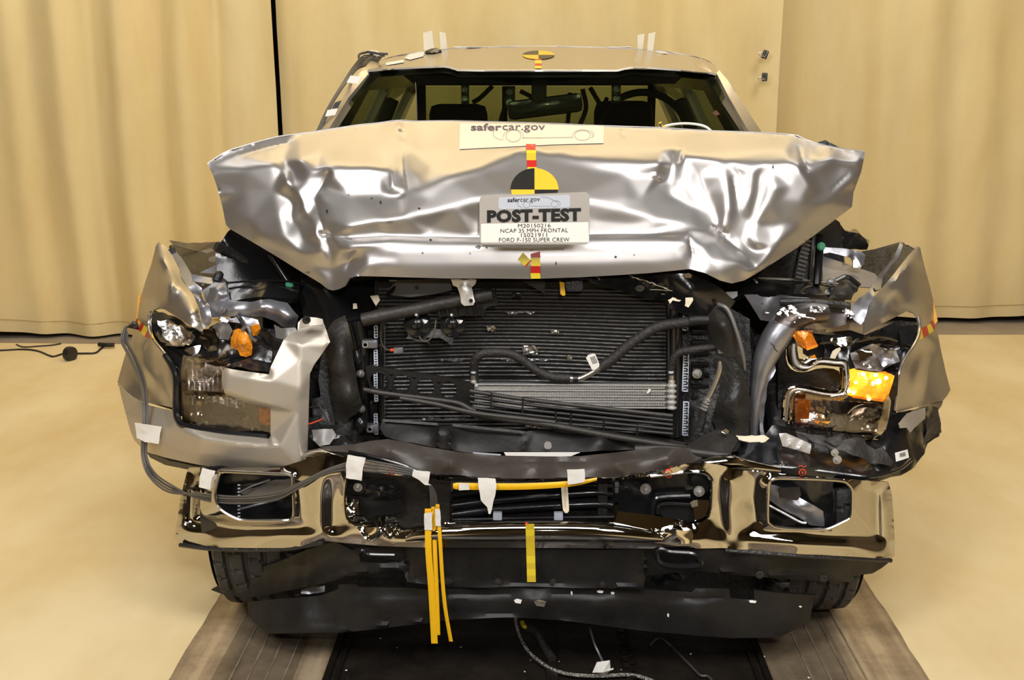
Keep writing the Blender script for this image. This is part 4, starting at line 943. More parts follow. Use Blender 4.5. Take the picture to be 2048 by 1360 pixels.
# ---- black broken housing under the right headlight
lh = skin('headlight_bracket', S('''1480,880,.34 1520,885,.33 1545,852,.36 1556,850,.36 1640,870,.36 1755,880,.36 1790,826,.42 1830,818,.50 1886,801,.70 1884,810,.70 1876,820,.70 1880,840,.68 1881,860,.66 1878,873,.62 1858,886,.54 1846,908,.47 1836,925,.41 1820,938,.34
 1800,950,.29 1770,960,.25 1736,965,.22 1735,970,.22 1700,972,.21 1690,962,.20 1640,950,.20 1560,944,.21 1500,935,.22 1475,920,.24'''), M['wetblack'], T,
 S('1700,920,.28 1600,900,.30 1800,900,.36 1840,860,.50 1560,920,.25 1760,940,.24'), step=9, th=.02, crumple=.008, cs=16, creases=[(S('1560,932,0 1640,940,0 1736,950,0 1800,938,0 1830,915,0'), -.014, 4, 'g')])
tube('bracket_edge', S('1470,926,.20 1560,934,.19 1640,942,.185 1700,950,.185 1745,953,.19 1795,940,.25 1822,920,.33'), M['wetblack'], lh, r=.006)
skin('foil_strip', S('1558,867,.25 1572,866,.25 1623,888,.25 1620,908,.245 1565,892,.245'), M['alum'], lh, step=8, creases=[(S('1560,876,0 1622,897,0'), -.006, 2, 'g'), (S('1562,885,0 1620,904,0'), -.006, 2, 'g')])
skin('torn_plastic', S('1590,862,.26 1640,872,.25 1672,885,.24 1700,875,.25 1730,876,.26 1736,890,.25 1750,900,.25 1765,895,.26 1785,920,.25 1782,930,.24 1740,925,.22 1690,905,.22 1640,890,.23'), M['dusty'], lh, step=8, crumple=.008, cs=25, th=.004)
skin('torn_plastic', S('1650,880,.23 1665,873,.23 1688,868,.24 1680,885,.23 1668,892,.23'), M['dusty'], lh, step=6, crumple=.008, cs=40)
skin('torn_plastic', S('1866,812,.62 1880,818,.64 1882,865,.62 1850,888,.50 1855,850,.55'), M['dusty'], lh, step=8, crumple=.01, cs=25)
sp = skin('splash_guard_piece', S('1798,848,.36 1812,832,.38 1815,826,.40 1850,815,.50 1850,838,.48 1835,850,.42 1820,866,.37 1814,856,.37 1800,858,.36'), M['satin'], lh, step=6, crumple=.004, cs=30)
bolt(1669, 905, .20, .012, lh, 'bracket_bolt'); bolt(1674, 919, .20, .014, lh, 'bracket_bolt')
lbv = bvh_of([lh, sp])
lb = decal('part_label', [(1789, 906), (1814, 899), (1817, 916), (1791, 924)], lbv, M['paper'], T, off=.003)
def pl_l(x, y): return hitP(lbv, x, y, .007) or P(x, y, .3)
g = join(*[line([(1798 + i * 1.6, 907 - i * .4), (1799 + i * 1.6, 915 - i * .4)], .8, pl_l) for i in range(7)])
mk('barcode', *g, M['ink'], lb)

# ---- chrome bumper: one pressing with three openings
bo = S('''655,905,.10 700,918,.05 770,928,.03 830,945,.02 900,956,.01 1070,958,.0 1230,956,.01 1330,940,.03 1376,926,.05 1410,925,.06 1440,930,.07 1463,936,.08 1484,941,.09 1560,947,.12 1624,952,.14 1690,958,.18 1740,962,.23 1777,964,.30 1784,990,.30 1788,1050,.29 1790,1084,.28 1789,1112,.28
 1780,1119,.26 1760,1117,.22 1700,1113,.15 1596,1108,.08 1500,1101,.05 1464,1098,.04 1450,1096,.04 1400,1097,.02 1300,1097,.0 1070,1096,-.01 850,1095,.0 760,1092,.02 680,1085,.04 650,1082,.05 600,1093,.09 566,1096,.12 500,1096,.16 430,1095,.22 385,1091,.28 359,1086,.32 350,1075,.33 354,1040,.33 362,990,.34 376,935,.35 450,935,.24 560,935,.16''')
hL = S('437,952,.16 441,946,.16 450,943,.155 560,948,.11 578,949,.105 585,953,.10 586,965,.10 588,1015,.09 586,1033,.09 578,1040,.09 566,1041,.09 520,1041,.11 485,1040,.125 470,1036,.13 453,1027,.14 440,1017,.15 432,1005,.155 430,985,.16')
hR = S('1540,963,.09 1548,958,.09 1570,957,.10 1640,959,.12 1682,962,.14 1693,966,.145 1702,976,.15 1704,990,.15 1703,1028,.15 1698,1038,.15 1685,1045,.145 1664,1055,.135 1646,1059,.13 1596,1059,.11 1555,1055,.095 1540,1048,.09 1535,1036,.09 1537,980,.09')
hC = S('694,955,.06 700,945,.05 715,938,.05 760,946,.04 830,956,.03 900,962,.02 1070,964,.01 1230,961,.02 1300,952,.03 1370,944,.05 1405,945,.055 1420,955,.06 1424,970,.06 1422,1015,.05 1417,1035,.045 1405,1044,.04 1385,1048,.04 1350,1038,.03 1300,1030,.02 1236,1022,.01 1228,1045,.0 1180,1046,-.005 1070,1047,-.01 905,1047,-.005 880,1050,.0 800,1060,.02 795,1052,.02 720,1048,.03 700,1044,.035 692,1030,.04 690,990,.05')
bc = S('''400,1010,.24 380,1060,.28 500,1066,.13 620,1066,.07 640,1000,.06 652,960,.07 668,960,.085 680,1000,.07 620,970,.085 650,1030,.045 668,1040,.065 700,1065,.03 850,1060,.0 1070,1058,-.025 1250,1060,-.015 1070,1070,-.03 900,1068,-.02 1200,1068,-.025 1070,1085,-.01
 1440,1000,.075 1450,960,.075 1463,1000,.045 1475,990,.065 1500,1000,.085 1500,1060,.075 1520,1070,.07 1620,1080,.085 1700,1090,.12 1740,1020,.21 1765,1060,.25 1720,1060,.18 1600,1075,.09 1520,970,.09''')
def push(pl): return [(p[0], p[1], p[2] * .72 if p[2] > .05 else p[2]) for p in pl]
bo, hL, hR, hC = push(bo), push(hL), push(hR), push(hC)
BR = [push(S(q)) for q in (
 '376,935,.35 372,960,.30 366,1056,.27 430,1061,.235 500,1063,.165 566,1065,.105 640,1067,.055 648,1060,.045 651,1000,.05 652,950,.055 655,905,.10',
 '386,945,.36 380,1045,.335 440,1052,.265 500,1055,.195 566,1056,.14 620,1056,.095', '592,945,.12 600,980,.11 606,1030,.10 620,1056,.095', '636,950,.062 640,1000,.06 636,1050,.06',
 '652,950,.055 664,990,.085 664,1060,.08', '682,945,.052 682,1000,.05 684,1045,.045', '655,1070,.052 690,1070,.03 760,1078,.02 850,1080,.0 1070,1082,-.012 1300,1082,-.005 1400,1078,.02 1450,1076,.045',
 '1463,936,.08 1462,960,.055 1460,1010,.048 1463,1068,.045 1475,1074,.05 1596,1080,.075 1700,1086,.14 1769,1090,.255 1766,1020,.27 1763,966,.285 1777,964,.30',
 '1440,950,.075 1438,1000,.08 1446,1060,.072', '1425,1045,.045 1430,990,.05', '1478,950,.075 1480,1000,.085 1482,1060,.08', '1500,1066,.09 1596,1072,.115 1700,1077,.185 1752,1080,.275 1750,975,.30',
 '1510,950,.12 1505,1000,.12 1512,1050,.11', '1730,975,.235 1735,1060,.235')]
bump = skin('front_bumper', bo, M['chrome'], T, (), step=4.5, th=.004, holes=[hL, hR, hC], ridges=BR, relax=7)
def rim(name, h, r, m, par, off=0):
    tube(name, [(p[0], p[1], p[2] + off) for p in h] + [(h[0][0], h[0][1], h[0][2] + off)], m, par, r=r, n=8, k=140)
M['softchrome'] = mat('satin_chrome', (.50, .47, .42), .22, 1)
rim('opening_rim', hL, .005, M['softchrome'], bump); rim('opening_rim', hR, .005, M['softchrome'], bump)
tube('opening_rim', [(p[0], p[1], p[2]) for p in hC[22:] + hC[:3]], M['chrome'], bump, r=.006, k=50); tube('opening_rim', [(p[0], p[1], p[2]) for p in hC[8:15]], M['chrome'], bump, r=.006, k=50)
tube('bumper_roll', S('812,1078,-.0,.008 850,1068,-.015,.020 930,1064,-.025,.028 1070,1062,-.03,.031 1200,1064,-.025,.029 1290,1072,-.01,.020 1330,1078,.0,.008'), M['chrome'], bump, n=20, k=60)
tube('bumper_lower_edge', S('360,1090,.215 430,1098,.16 560,1099,.095 645,1086,.045'), M['black'], bump, r=.007)
tube('bumper_lower_edge', S('1450,1101,.04 1600,1112,.065 1700,1117,.115 1782,1121,.185'), M['black'], bump, r=.007)
bbv = bvh_of([bump])
def ringdec(name, cx, cy, r, bv, m, par=None):
    def pl(x, y): return hitP(bv, x, y, .002) or P(x, y, .05)
    g = [line(arc(cx, cy, r, r, 0, 360, 20), 2, pl), line(arc(cx, cy, 1.5, 2, 0, 360, 8), 2.4, pl), line([(cx - 8, cy - r - 5), (cx - 3, cy - r - 8), (cx + 2, cy - r - 4), (cx + 8, cy - r - 7)], 1.3, pl)]
    return mk(name, *join(*g), m, par)
ringdec('marker_ring', 1605, 945, 6.5, bbv, M['redpen'], bump); ringdec('marker_ring', 1337, 947, 8, bbv, M['redpen'], bump); ringdec('marker_ring', 783, 943, 7, bbv, M['redpen'], bump)
# fog lamp openings: what lies behind
for s, (a, b) in enumerate(((400, 620), (1510, 1730))):
    b = 1668 if a > 1000 else b
    skin('opening_liner', S(f'{a},935,.185 {b},935,.185 {b},1070,.185 {a},1070,.185'), M['wetblack'], T, step=12, th=.006, crumple=.012, cs=16)
skin('control_arm', S('1536,968,.16 1555,972,.155 1600,995,.15 1648,1022,.145 1648,1054,.145 1620,1050,.15 1610,1042,.15 1570,1020,.155 1537,1000,.16'), M['galv'], T, S('1600,1015,.135'), step=7, crumple=.004, cs=25)
skin('bracket_piece', S('1558,978,.13 1600,976,.13 1602,990,.13 1596,1000,.13 1560,996,.13'), M['dusty'], T, step=8, th=.01)
tube('arm_edge', S('1536,1010,.15 1570,1028,.145 1600,1044,.14 1612,1046,.14'), M['alum'], T, r=.004)
skin('control_arm', S('480,985,.17 510,975,.165 550,960,.16 585,957,.155 586,985,.155 540,995,.16 500,1000,.165'), M['duct'], T, step=7, crumple=.005, cs=25)
tube('arm_edge', S('480,1018,.15 520,1008,.15 560,998,.15'), M['galv'], T, r=.004)
tube('arm_edge', S('478,985,.15 505,972,.15 540,960,.15'), M['galv'], T, r=.003)
g = join(*[boxgeo(P(478, 970 + i * 7, .15), (.008, .004, .004)) for i in range(10)])
mk('clip_row', *g, M['ladder'], T)
skin('dark_reflection_plate', S('376,940,.28 430,942,.24 420,1050,.24 366,1055,.27'), M['wetblack'], T, step=14, th=.004)  # black plate in place of the dark reflection in the chrome bumper side

# ---- behind the centre opening
mpl = skin('left_mount_plate', S('700,945,.14 720,935,.14 900,960,.13 900,1050,.13 880,1062,.13 820,1066,.14 800,1050,.15 700,1050,.15'), M['dusty'], T, step=14, th=.01)
skin('mount_hole', S('717,985,.125 730,980,.125 790,982,.125 800,990,.125 808,1020,.125 790,1030,.125 752,1030,.125 740,1040,.125 725,1035,.125 718,1010,.125'), M['ink'], mpl, step=10, th=.004, sm=2)
skin('mount_bump', S('715,975,.12 770,965,.12 810,985,.12 800,1000,.12 730,1000,.12'), M['wetblack'], mpl, S('760,982,.10'), step=7, sm=1)
skin('mount_pocket', S('692,960,.11 705,948,.11 725,955,.11 735,975,.11 722,990,.11 705,990,.11 694,978,.11'), M['ink'], mpl, step=10, th=.004, sm=1)
bolt(716, 974, .095, .014, mpl)
cb = skin('crushed_chrome_tab', S('695,1000,.08 716,1000,.08 718,1025,.07 735,1042,.06 760,1034,.05 792,1034,.05 800,1050,.03 796,1070,.01 780,1080,.0 762,1074,-.005 740,1082,-.005 725,1072,.0 718,1060,.01 700,1045,.03 693,1030,.05'), M['crumchrome'], bump, S('750,1058,-.015 775,1055,-.01'), step=5, creases=[(S('762,1036,0 765,1075,0'), .012, 5, 'g'), (S('722,1052,0 795,1054,0'), -.01, 4, 'g')], crumple=.004, cs=30)
skin('tab_slot', S('768,1038,.035 786,1037,.035 786,1042,.035 768,1043,.035'), M['ink'], cb, step=8)
tube('crushed_fold', S('722,1064,.0,.004 735,1078,-.01,.006 750,1070,-.012,.006 765,1062,-.014,.006 778,1074,-.01,.006 795,1060,.0,.004'), M['chrome'], cb, n=8)
mpr = skin('right_mount_plate', S('1238,962,.12 1300,952,.12 1400,945,.13 1425,960,.13 1425,1050,.13 1380,1060,.12 1236,1035,.12'), M['wetblack'], T, step=14, th=.01)
skin('mount_slot', S('1320,1012,.09 1335,1010,.09 1385,1012,.09 1397,1025,.09 1395,1040,.09 1375,1046,.09 1330,1038,.09 1318,1025,.09'), M['ink'], mpr, step=8, sm=1)
tube('slot_edge', S('1316,1028,.08 1318,1012,.08 1335,1008,.08 1380,1010,.08'), M['wetblack'], mpr, r=.006)
tube('plate_rib', S('1305,1030,.09 1310,1000,.09 1330,994,.09 1380,992,.09'), M['wetblack'], mpr, r=.008)
skin('mount_pocket', S('1380,955,.10 1395,948,.10 1414,955,.10 1422,970,.10 1412,990,.10 1390,985,.10'), M['ink'], mpr, step=10, sm=1)
bolt(1291, 977, .10, .017, mpr); bolt(1398, 982, .08, .017, mpr)
cb2 = skin('crushed_chrome_tab', S('1238,1023,.08 1270,1026,.07 1320,1033,.06 1325,1038,.06 1370,1040,.05 1380,1050,.05 1388,1070,.02 1382,1088,.0 1360,1090,-.01 1340,1088,-.01 1322,1080,-.01 1310,1062,.0 1280,1052,.02 1228,1048,.03 1232,1035,.06'), M['crumchrome'], bump, S('1350,1065,-.02 1270,1040,.03'), step=5, creases=[(S('1230,1043,0 1300,1050,0'), -.012, 4, 'g'), (S('1323,1036,0 1323,1070,0'), .01, 4, 'g'), (S('1325,1058,0 1385,1060,0'), -.012, 5, 'g')], crumple=.004, cs=25)
skin('tab_slot', S('1255,1030,.055 1277,1034,.055 1276,1037,.055 1255,1034,.055'), M['ink'], cb2, step=8)
skin('chrome_inner_panel', S('1385,1000,.075 1422,1000,.07 1424,1035,.06 1410,1045,.06 1390,1045,.06'), M['chrome'], bump, step=8)
skin('grey_panel_piece', S('1395,1000,.07 1380,1005,.07 1384,1015,.07 1396,1012,.07'), M['alumpipe'], mpr, step=6)
g0 = S('905,972,.16 1230,965,.16 1230,1040,.16 905,1045,.16')
skin('lower_grille_back', g0, M['black'], T, step=30, th=.01)
for a, b, y, r_ in ((978, 968, .13, .012), (1000, 985, .12, .012), (1018, 1008, .12, .014)):
    tube('lower_grille_bar', [(905, a + 12, y, r_), (1000, a, y, r_), (1180, b, y, r_), (1225, b + 3, y, r_)], M['wetblack'], T, n=10, k=20)
tube('lower_grille_bar', S('905,1040,.10 1070,1036,.10 1228,1034,.10'), M['wetblack'], T, r=.006)
for x in (995, 1117): box('grille_clip', x - 9, 1027, x + 9, 1041, .085, .02, M['ladder'], T)
box('side_post', 1196, 966, 1214, 1044, .11, .04, M['black'], T)

# ---- grey energy bar lying across the top of the bumper
eb = skin('bumper_cover_bar', S('''640,893,.16 700,890,.14 740,882,.12 775,878,.10 812,884,.09 850,893,.085 925,905,.08 1000,911,.075 1110,913,.07 1162,912,.07 1230,905,.08 1320,894,.10 1370,896,.11 1412,912,.12 1375,930,.09 1325,941,.05 1270,951,.03 1225,957,.015 1150,958,.01 1110,957,.005 1000,957,.005 950,953,.005 900,949,.01 860,946,.015 825,941,.025 775,925,.05 730,912,.08 700,905,.10 660,902,.14'''), M['beam'], T,
  S('775,900,.04 900,925,-.01 1070,932,-.02 1230,928,-.01 1330,915,.04'), step=8, th=.02, creases=[(S('850,905,0 1000,922,0 1160,924,0 1300,905,0'), .01, 5, 'g'), (S('1233,906,0 1235,955,0'), .006, 3, 'e'), (S('1325,895,0 1328,938,0'), .006, 3, 'e')])
tube('bar_end_trim', S('698,903,.09 740,912,.06 800,928,.03 835,942,.015'), M['wetblack'], eb, r=.005)
skin('white_gap_strip', S('1008,905,.12 1160,905,.12 1140,913,.12 1012,912,.12'), M['paper'], T, step=10)
skin('white_gap_strip', S('945,905,.12 1002,909,.12 1000,912,.12 950,909,.12'), M['ladder'], T, step=10)
# black tin / guide piece left of it
skin('wet_bracket', S('616,838,.26 640,846,.25 684,852,.24 660,862,.22 690,870,.22 700,888,.20 640,892,.18 625,880,.20 618,860,.23'), M['wetblack'], T, step=6, crumple=.010, cs=30)
skin('grey_tray', S('622,860,.20 665,858,.20 672,870,.19 660,888,.18 640,894,.17 626,880,.19'), M['duct'], T, step=8, crumple=.004, cs=30)
tube('orange_wire', S('618,848,.2 630,844,.2 645,838,.2'), M['redpen'], T, r=.002, n=5)
tube('chrome_shoulder', S('612,915,.20,.02 640,912,.16,.026 662,915,.12,.022 690,922,.09,.014'), M['chrome'], bump, n=12)
tube('chrome_shoulder', S('1405,928,.08,.014 1430,926,.09,.02 1460,924,.10,.022 1490,930,.12,.018 1560,940,.14,.008'), M['chrome'], bump, n=12)
# ---- radiator
rad = skin('radiator', S('750,562,.47 1338,562,.47 1338,868,.46 752,868,.46'), M['ink'], T, step=60, th=.03)
V = []; Fc = []
def bend(x, r):
    s = max(0, min(1, (x - 755) / 580)); k = max(0, 1 - abs(r - 18) / 20)
    return 9 * k * math.sin(math.pi * min(1, s * 1.15)) * (1 if r < 24 else .5) - 5 * s * (1 - r / 40)
NR = 38; nx = 60
for r in range(NR):
    y0 = 572 + r * 7.75
    for i in range(nx + 1):
        x = 757 + (1332 - 757) * i / nx; b = bend(x, r)
        for dy, yy in ((0, .456), (1.2, .449), (2.8, .447), (4.4, .449), (5.2, .456)): V.append(P(x, y0 + dy - b + 3, yy))
    o = r * (nx + 1) * 5
    for i in range(nx):
        for k in range(4):
            a = o + i * 5 + k; Fc.append((a, a + 5, a + 6, a + 1))
M['tubes'] = mat('radiator_tubes', (.17, .165, .16), .42, .5, 0, .3, 70)
mk('cooling_tubes', V, Fc, M['tubes'], rad)
# louvred fins between tubes
def finmat():
    m = mat('radiator_fins', (.085, .082, .080), .45, .4)
    nt = m.node_tree; b = nt.nodes['Principled BSDF']; geo = nt.nodes.new('ShaderNodeNewGeometry'); wv = nt.nodes.new('ShaderNodeTexWave')
    wv.inputs['Scale'].default_value = 95; wv.bands_direction = 'X'; bp = nt.nodes.new('ShaderNodeBump'); bp.inputs['Strength'].default_value = 1; bp.inputs['Distance'].default_value = .01
    nt.links.new(geo.outputs['Position'], wv.inputs['Vector']); nt.links.new(wv.outputs['Fac'], bp.inputs['Height']); nt.links.new(bp.outputs['Normal'], b.inputs['Normal'])
    return m
M['fins'] = finmat()
skin('cooling_fins', S('752,564,.455 1336,564,.455 1336,868,.455 754,868,.455'), M['fins'], rad, step=60, th=.004)
# dents with shiny crushed fins
for k, (x, y, w_, h_) in enumerate(((982, 657, 10, 5), (1060, 700, 15, 10), (1052, 722, 8, 5), (1140, 716, 6, 4), (900, 720, 26, 2), (1050, 720, 50, 2), (890, 838, 50, 2), (960, 837, 14, 2), (1065, 851, 16, 5), (1040, 625, 30, 2), (1110, 663, 8, 3))):
    skin('crushed_fins', [(x - w_, y - h_, .432), (x + w_, y - h_ * .6, .432), (x + w_ * .9, y + h_, .432), (x - w_ * .8, y + h_ * .8, .432)], M['facet'] if h_ > 2.5 else M['galv'], rad, step=3, th=.002, crumple=.006, cs=120)
# side tanks
tube('tank', S('1352,600,.42 1352,700,.42 1350,872,.41'), M['wetblack'], rad, r=.021, n=16, lin=True)
tube('tank_rib', S('1338,612,.42 1338,866,.41'), M['wetblack'], rad, r=.006, lin=True)
def ladder(name, x0, x1, ys, xb0, xb1, par):
    for y in ys: ladder_(name, x0, x1, (y,), xb0, xb1, par)
def ladder_(name, x0, x1, ys, xb0, xb1, par):
    g = ([], [])
    def add(q):
        n0 = len(g[0]); g[0].extend(q[0]); g[1].extend([tuple(k + n0 for k in f) for f in q[1]])
    for a, b in ys:
        A = P(x0, a, .40); B = P(x1, b, .40)
        for xx, ww in ((xb0, 2.0), (xb1, 2.0)):
            c0 = P(xx, a, .40); c1 = P(xx, b, .40); add(boxgeo((c0 + c1) / 2, (.0033, .006, c0.z - c1.z), bev=.1))
        n = int((b - a) / 5)
        for i in range(n + 1):
            y = a + (b - a) * i / n; add(boxgeo(P((xb0 + xb1) / 2, y, .40), ((xb1 - xb0) * .0016, .005, .004), bev=.1))
    mk(name, *g, M['ladder'], par)
ladder('clip_ladder', 1366, 1377, ((628, 660), (708, 782), (804, 870)), 1366, 1376, rad)
ladder('clip_ladder', 748, 756, ((652, 675), (700, 742), (745, 802), (828, 868)), 749, 755, rad)
g = join(*[boxgeo(P(1374, y, .392), (.005, .004, .006), bev=.1) for y in list(range(632, 660, 9)) + list(range(712, 782, 9)) + list(range(808, 870, 9))])
mk('ladder_teeth', *g, M['ink'], rad)
g = join(*[boxgeo(P(769.5, y, .44), (.003, .003, .005), bev=.1) for y in range(648, 866, 5)])
mk('tank_teeth', *g, M['zinc'], rad)
tube('tank', S('762,640,.43 762,868,.43'), M['wetblack'], rad, r=.010, lin=True)
bk = skin('radiator_support', S('700,620,.50 760,600,.50 760,880,.48 700,900,.40 640,880,.40 640,640,.52'), M['black'], T, step=20, th=.01, crumple=.01, cs=12)
skin('radiator_support', S('1336,590,.52 1440,600,.50 1500,640,.46 1505,900,.36 1440,905,.36 1340,880,.45'), M['black'], T, step=20, th=.01, crumple=.01, cs=12)
for i in range(9): box('support_rib', 1384, 660 + i * 22 + (60 if i > 4 else 0) * 0, 1418, 668 + i * 22, .44, .02, M['damp'], T)
bolt(1394, 747, .40, .016, T, 'support_bolt'); bolt(721, 747, .37, .013, T, 'support_bolt'); bolt(723, 817, .37, .013, T, 'support_bolt')
box('bolt_pad', 1385, 736, 1408, 758, .405, .02, M['damp'], T)
for (x0, y0, x1, y1) in ((723, 681, 755, 697), (732, 850, 757, 866)):
    k = box('clip_bracket', x0, y0, x1, y1, .38, .03, M['galv'], T); lathe('clip_ring', P(x0 + 8, (y0 + y1) / 2, .375), (0, -1, 0), [(.010, 0), (.010, .006), (.006, .006), (.006, .0)], M['zinc'], k, n=16)
skin('left_seal_flap', S('648,668,.36 668,640,.38 690,630,.38 697,650,.36 705,700,.34 716,770,.32 725,812,.32 712,828,.32 690,840,.33 672,845,.34 664,800,.33 658,760,.33 650,710,.34'), M['dusty'], T, S('675,740,.28 690,700,.29 700,790,.28'), step=8, crumple=.004, cs=14, th=.006)
tube('support_column', S('712,640,.42,.03 722,700,.42,.028 720,760,.42,.03 724,840,.42,.028'), M['wetblack'], T, n=12)
tube('support_ball', S('712,700,.36,.012 716,720,.36,.018 714,735,.36,.010'), M['wetblack'], T, n=12)
tube('support_ball', S('716,835,.36,.014 722,848,.36,.022 720,862,.36,.014'), M['wetblack'], T, n=12)
skin('side_fin', S('622,800,.33 645,790,.33 660,840,.30 668,858,.28 640,848,.28 625,835,.30'), M['black'], T, step=8, crumple=.006, cs=30)
tube('side_stay', S('620,815,.28 640,812,.27 665,862,.26'), M['dusty'], T, r=.003, lin=True)
skin('upper_apron', S('600,560,.55 640,580,.50 700,560,.52 760,560,.52 760,600,.48 720,640,.44 670,650,.42 640,660,.44 610,640,.50 598,600,.55'), M['wetblack'], T, step=10, crumple=.010, cs=12, th=.01)
tube('latch_tube', S('725,640,.34 760,632,.34 840,617,.335 880,608,.33 985,588,.33'), M['dusty'], T, r=.021, n=16)
bs = skin('bolster_plate', S('870,620,.34 872,606,.34 930,592,.335 985,585,.33 990,578,.33 996,602,.33 994,612,.33 976,612,.33 968,620,.33 970,631,.33 880,634,.34'), M['damp'], T, step=7, th=.015, crumple=.003, cs=30)
for xa in (876, 893, 910, 930, 948, 962): tube('bolster_rib', [(xa, 612 - (xa - 870) * .05, .325), (xa + 4, 633, .325)], M['damp'], bs, r=.003, n=6)
tube('bolster_rib', S('872,615,.322 920,604,.32 990,590,.318'), M['damp'], bs, r=.004, n=6)
lb_ = skin('latch_bracket', S('902,558,.30 953,559,.30 951,568,.30 944,575,.30 947,590,.295 950,604,.29 946,611,.29 928,611,.29 922,605,.29 920,585,.295 915,574,.30 905,570,.30'), M['alum'], T, S('930,580,.285'), step=5, crumple=.003, cs=40, th=.004)
lathe('bracket_hole', P(942, 601, .287), (0, -1, 0), [(.006, 0), (.006, .003), (.001, .003)], M['ink'], lb_, n=14)
skin('shield_plate', S('795,560,.40 900,557,.38 904,580,.36 870,588,.36 820,594,.37 780,590,.39 776,580,.40'), M['duct'], T, step=10, th=.005)
lathe('shield_hole', P(834, 575, .375), (0, -1, 0), [(.007, 0), (.007, .003), (.001, .003)], M['ink'], T, n=14)
tube('latch_loop', S('780,560,.42 800,562,.41 790,575,.40 775,590,.38'), M['wetblack'], T, r=.007)
skin('torn_tab', S('740,592,.38 756,590,.38 760,600,.37 752,612,.37 748,606,.37'), M['card'], T, step=6)
skin('torn_tab', S('706,607,.38 713,607,.38 715,617,.38 706,618,.38'), M['card'], T, step=6)
# horns
for x, y, r_ in ((835, 648, .043), (905, 648, .041)):
    h = lathe('horn', P(x, y, .36), (0, -1, .35), [(.01, -.03), (r_ * .8, -.02), (r_, -.005), (r_, .008), (r_ * .8, .016), (r_ * .45, .02), (r_ * .4, .03), (r_ * .15, .036), (0, .037)], M['wetblack'], T, n=30)
    lathe('horn_stud', P(x - 1, y - 17, .32), (0, -1, .3), [(.006, 0), (.006, .02), (.003, .024)], M['zinc'], h, n=10)
    skin('paint_dab', [(x + 14, y - 8, .315), (x + 21, y - 7, .315), (x + 18, y - 2, .315), (x + 13, y - 1, .315)], M['paper'], h, step=4)
skin('horn_bracket', S('812,678,.36 850,684,.35 862,690,.35 850,676,.35 880,676,.35 905,690,.35 910,665,.36 860,655,.37 820,662,.37'), M['black'], T, step=8, crumple=.004, cs=30)
tube('horn_wire', S('872,640,.32 868,665,.32 858,680,.32 845,682,.32 838,672,.32'), M['wire'], T, r=.0025, n=6)
cw = tube('sensor_wire', S('763,650,.38 762,680,.38 770,697,.38 785,701,.38'), M['darkwire'], T, r=.003, n=6)
box('sensor_plug', 787, 696, 806, 707, .37, .015, M['galv'], T, rot=-4)
box('sensor_wire_stub', 780, 698, 788, 703, .375, .01, M['redpen'], T)
# right upper crossmember
um = skin('upper_crossmember', S('1100,560,.36 1180,556,.34 1300,550,.33 1380,545,.33 1440,575,.34 1470,600,.36 1440,640,.36 1380,632,.36 1340,620,.37 1330,604,.38 1260,588,.38 1168,560,.38'), M['wetblack'], T, S('1300,575,.31 1380,590,.31'), step=8, crumple=.006, cs=14, th=.015, creases=[(S('1180,562,0 1260,584,0 1330,610,0'), -.01, 4, 'g'), (S('1258,552,0 1330,575,0 1340,580,0'), -.008, 3, 'g')])
umb_ = bvh_of([um])
decal('part_mark', arc(1280, 576, 9, 6, 0, 340, 14), umb_, M['zinc'], um, off=.002)
def pl_u(x, y): return hitP(umb_, x, y, .005) or P(x, y, .3)
mk('part_mark_lines', *join(*[line([(1273, 573 + 2.4 * i), (1287, 573 + 2.4 * i)], .8, pl_u) for i in range(3)]), M['ink'], um)
for a, b, c_, d_ in ((1258, 552, 1338, 578), (1300, 578, 1345, 580), (1185, 553, 1200, 558), (1322, 587, 1330, 587)):
    mk('scratch', *line([(a, b), ((a + c_) / 2, (b + d_) / 2 - .5), (c_, d_)], 1.3, pl_u), M['card'], um)
skin('torn_tab', S('1371,596,.30 1384,595,.30 1386,600,.30 1377,615,.30 1369,612,.30'), M['card'], T, step=5, crumple=.003, cs=60)
skin('torn_tab', S('1336,600,.31 1345,595,.31 1362,600,.31 1358,603,.31 1345,601,.31 1340,608,.31'), M['card'], T, step=5, crumple=.004, cs=60)
skin('latch_block', S('1130,560,.34 1164,557,.34 1166,577,.33 1160,583,.33 1134,583,.33 1131,572,.33'), M['black'], T, step=8, th=.02)
skin('yellow_tag', S('1119,563,.32 1128,565,.315 1131,590,.31 1126,592,.31 1121,588,.31'), M['strip'], T, step=5, th=.004)
skin('black_wedge', S('1045,562,.36 1090,562,.36 1089,587,.36'), M['black'], T, step=8, th=.01)
box('latch_sensor', 1024, 586, 1044, 596, .40, .02, M['wetblack'], T)
skin('chrome_latch', S('1368,548,.30 1378,546,.30 1384,550,.30 1382,556,.30 1370,556,.30'), M['chrome'], T, step=5)
# right seal flap with pale edge
skin('right_seal_flap', S('1412,615,.36 1420,600,.36 1445,598,.35 1470,640,.32 1485,690,.30 1492,740,.29 1485,745,.30 1470,715,.30 1440,700,.31 1425,680,.33 1413,650,.35'), M['dusty'], T, S('1445,650,.27'), step=7, th=.006, crumple=.004, cs=15)
tube('flap_edge', S('1436,608,.32,.006 1456,620,.30,.007 1474,665,.28,.006 1486,710,.27,.006 1490,740,.27,.003'), M['duct'], T, n=8)
skin('right_black_duct', S('1430,700,.33 1470,720,.31 1488,745,.30 1500,800,.32 1498,880,.30 1440,890,.30 1425,840,.32 1440,780,.32'), M['black'], T, S('1465,800,.27'), step=10, th=.006, crumple=.008, cs=18)
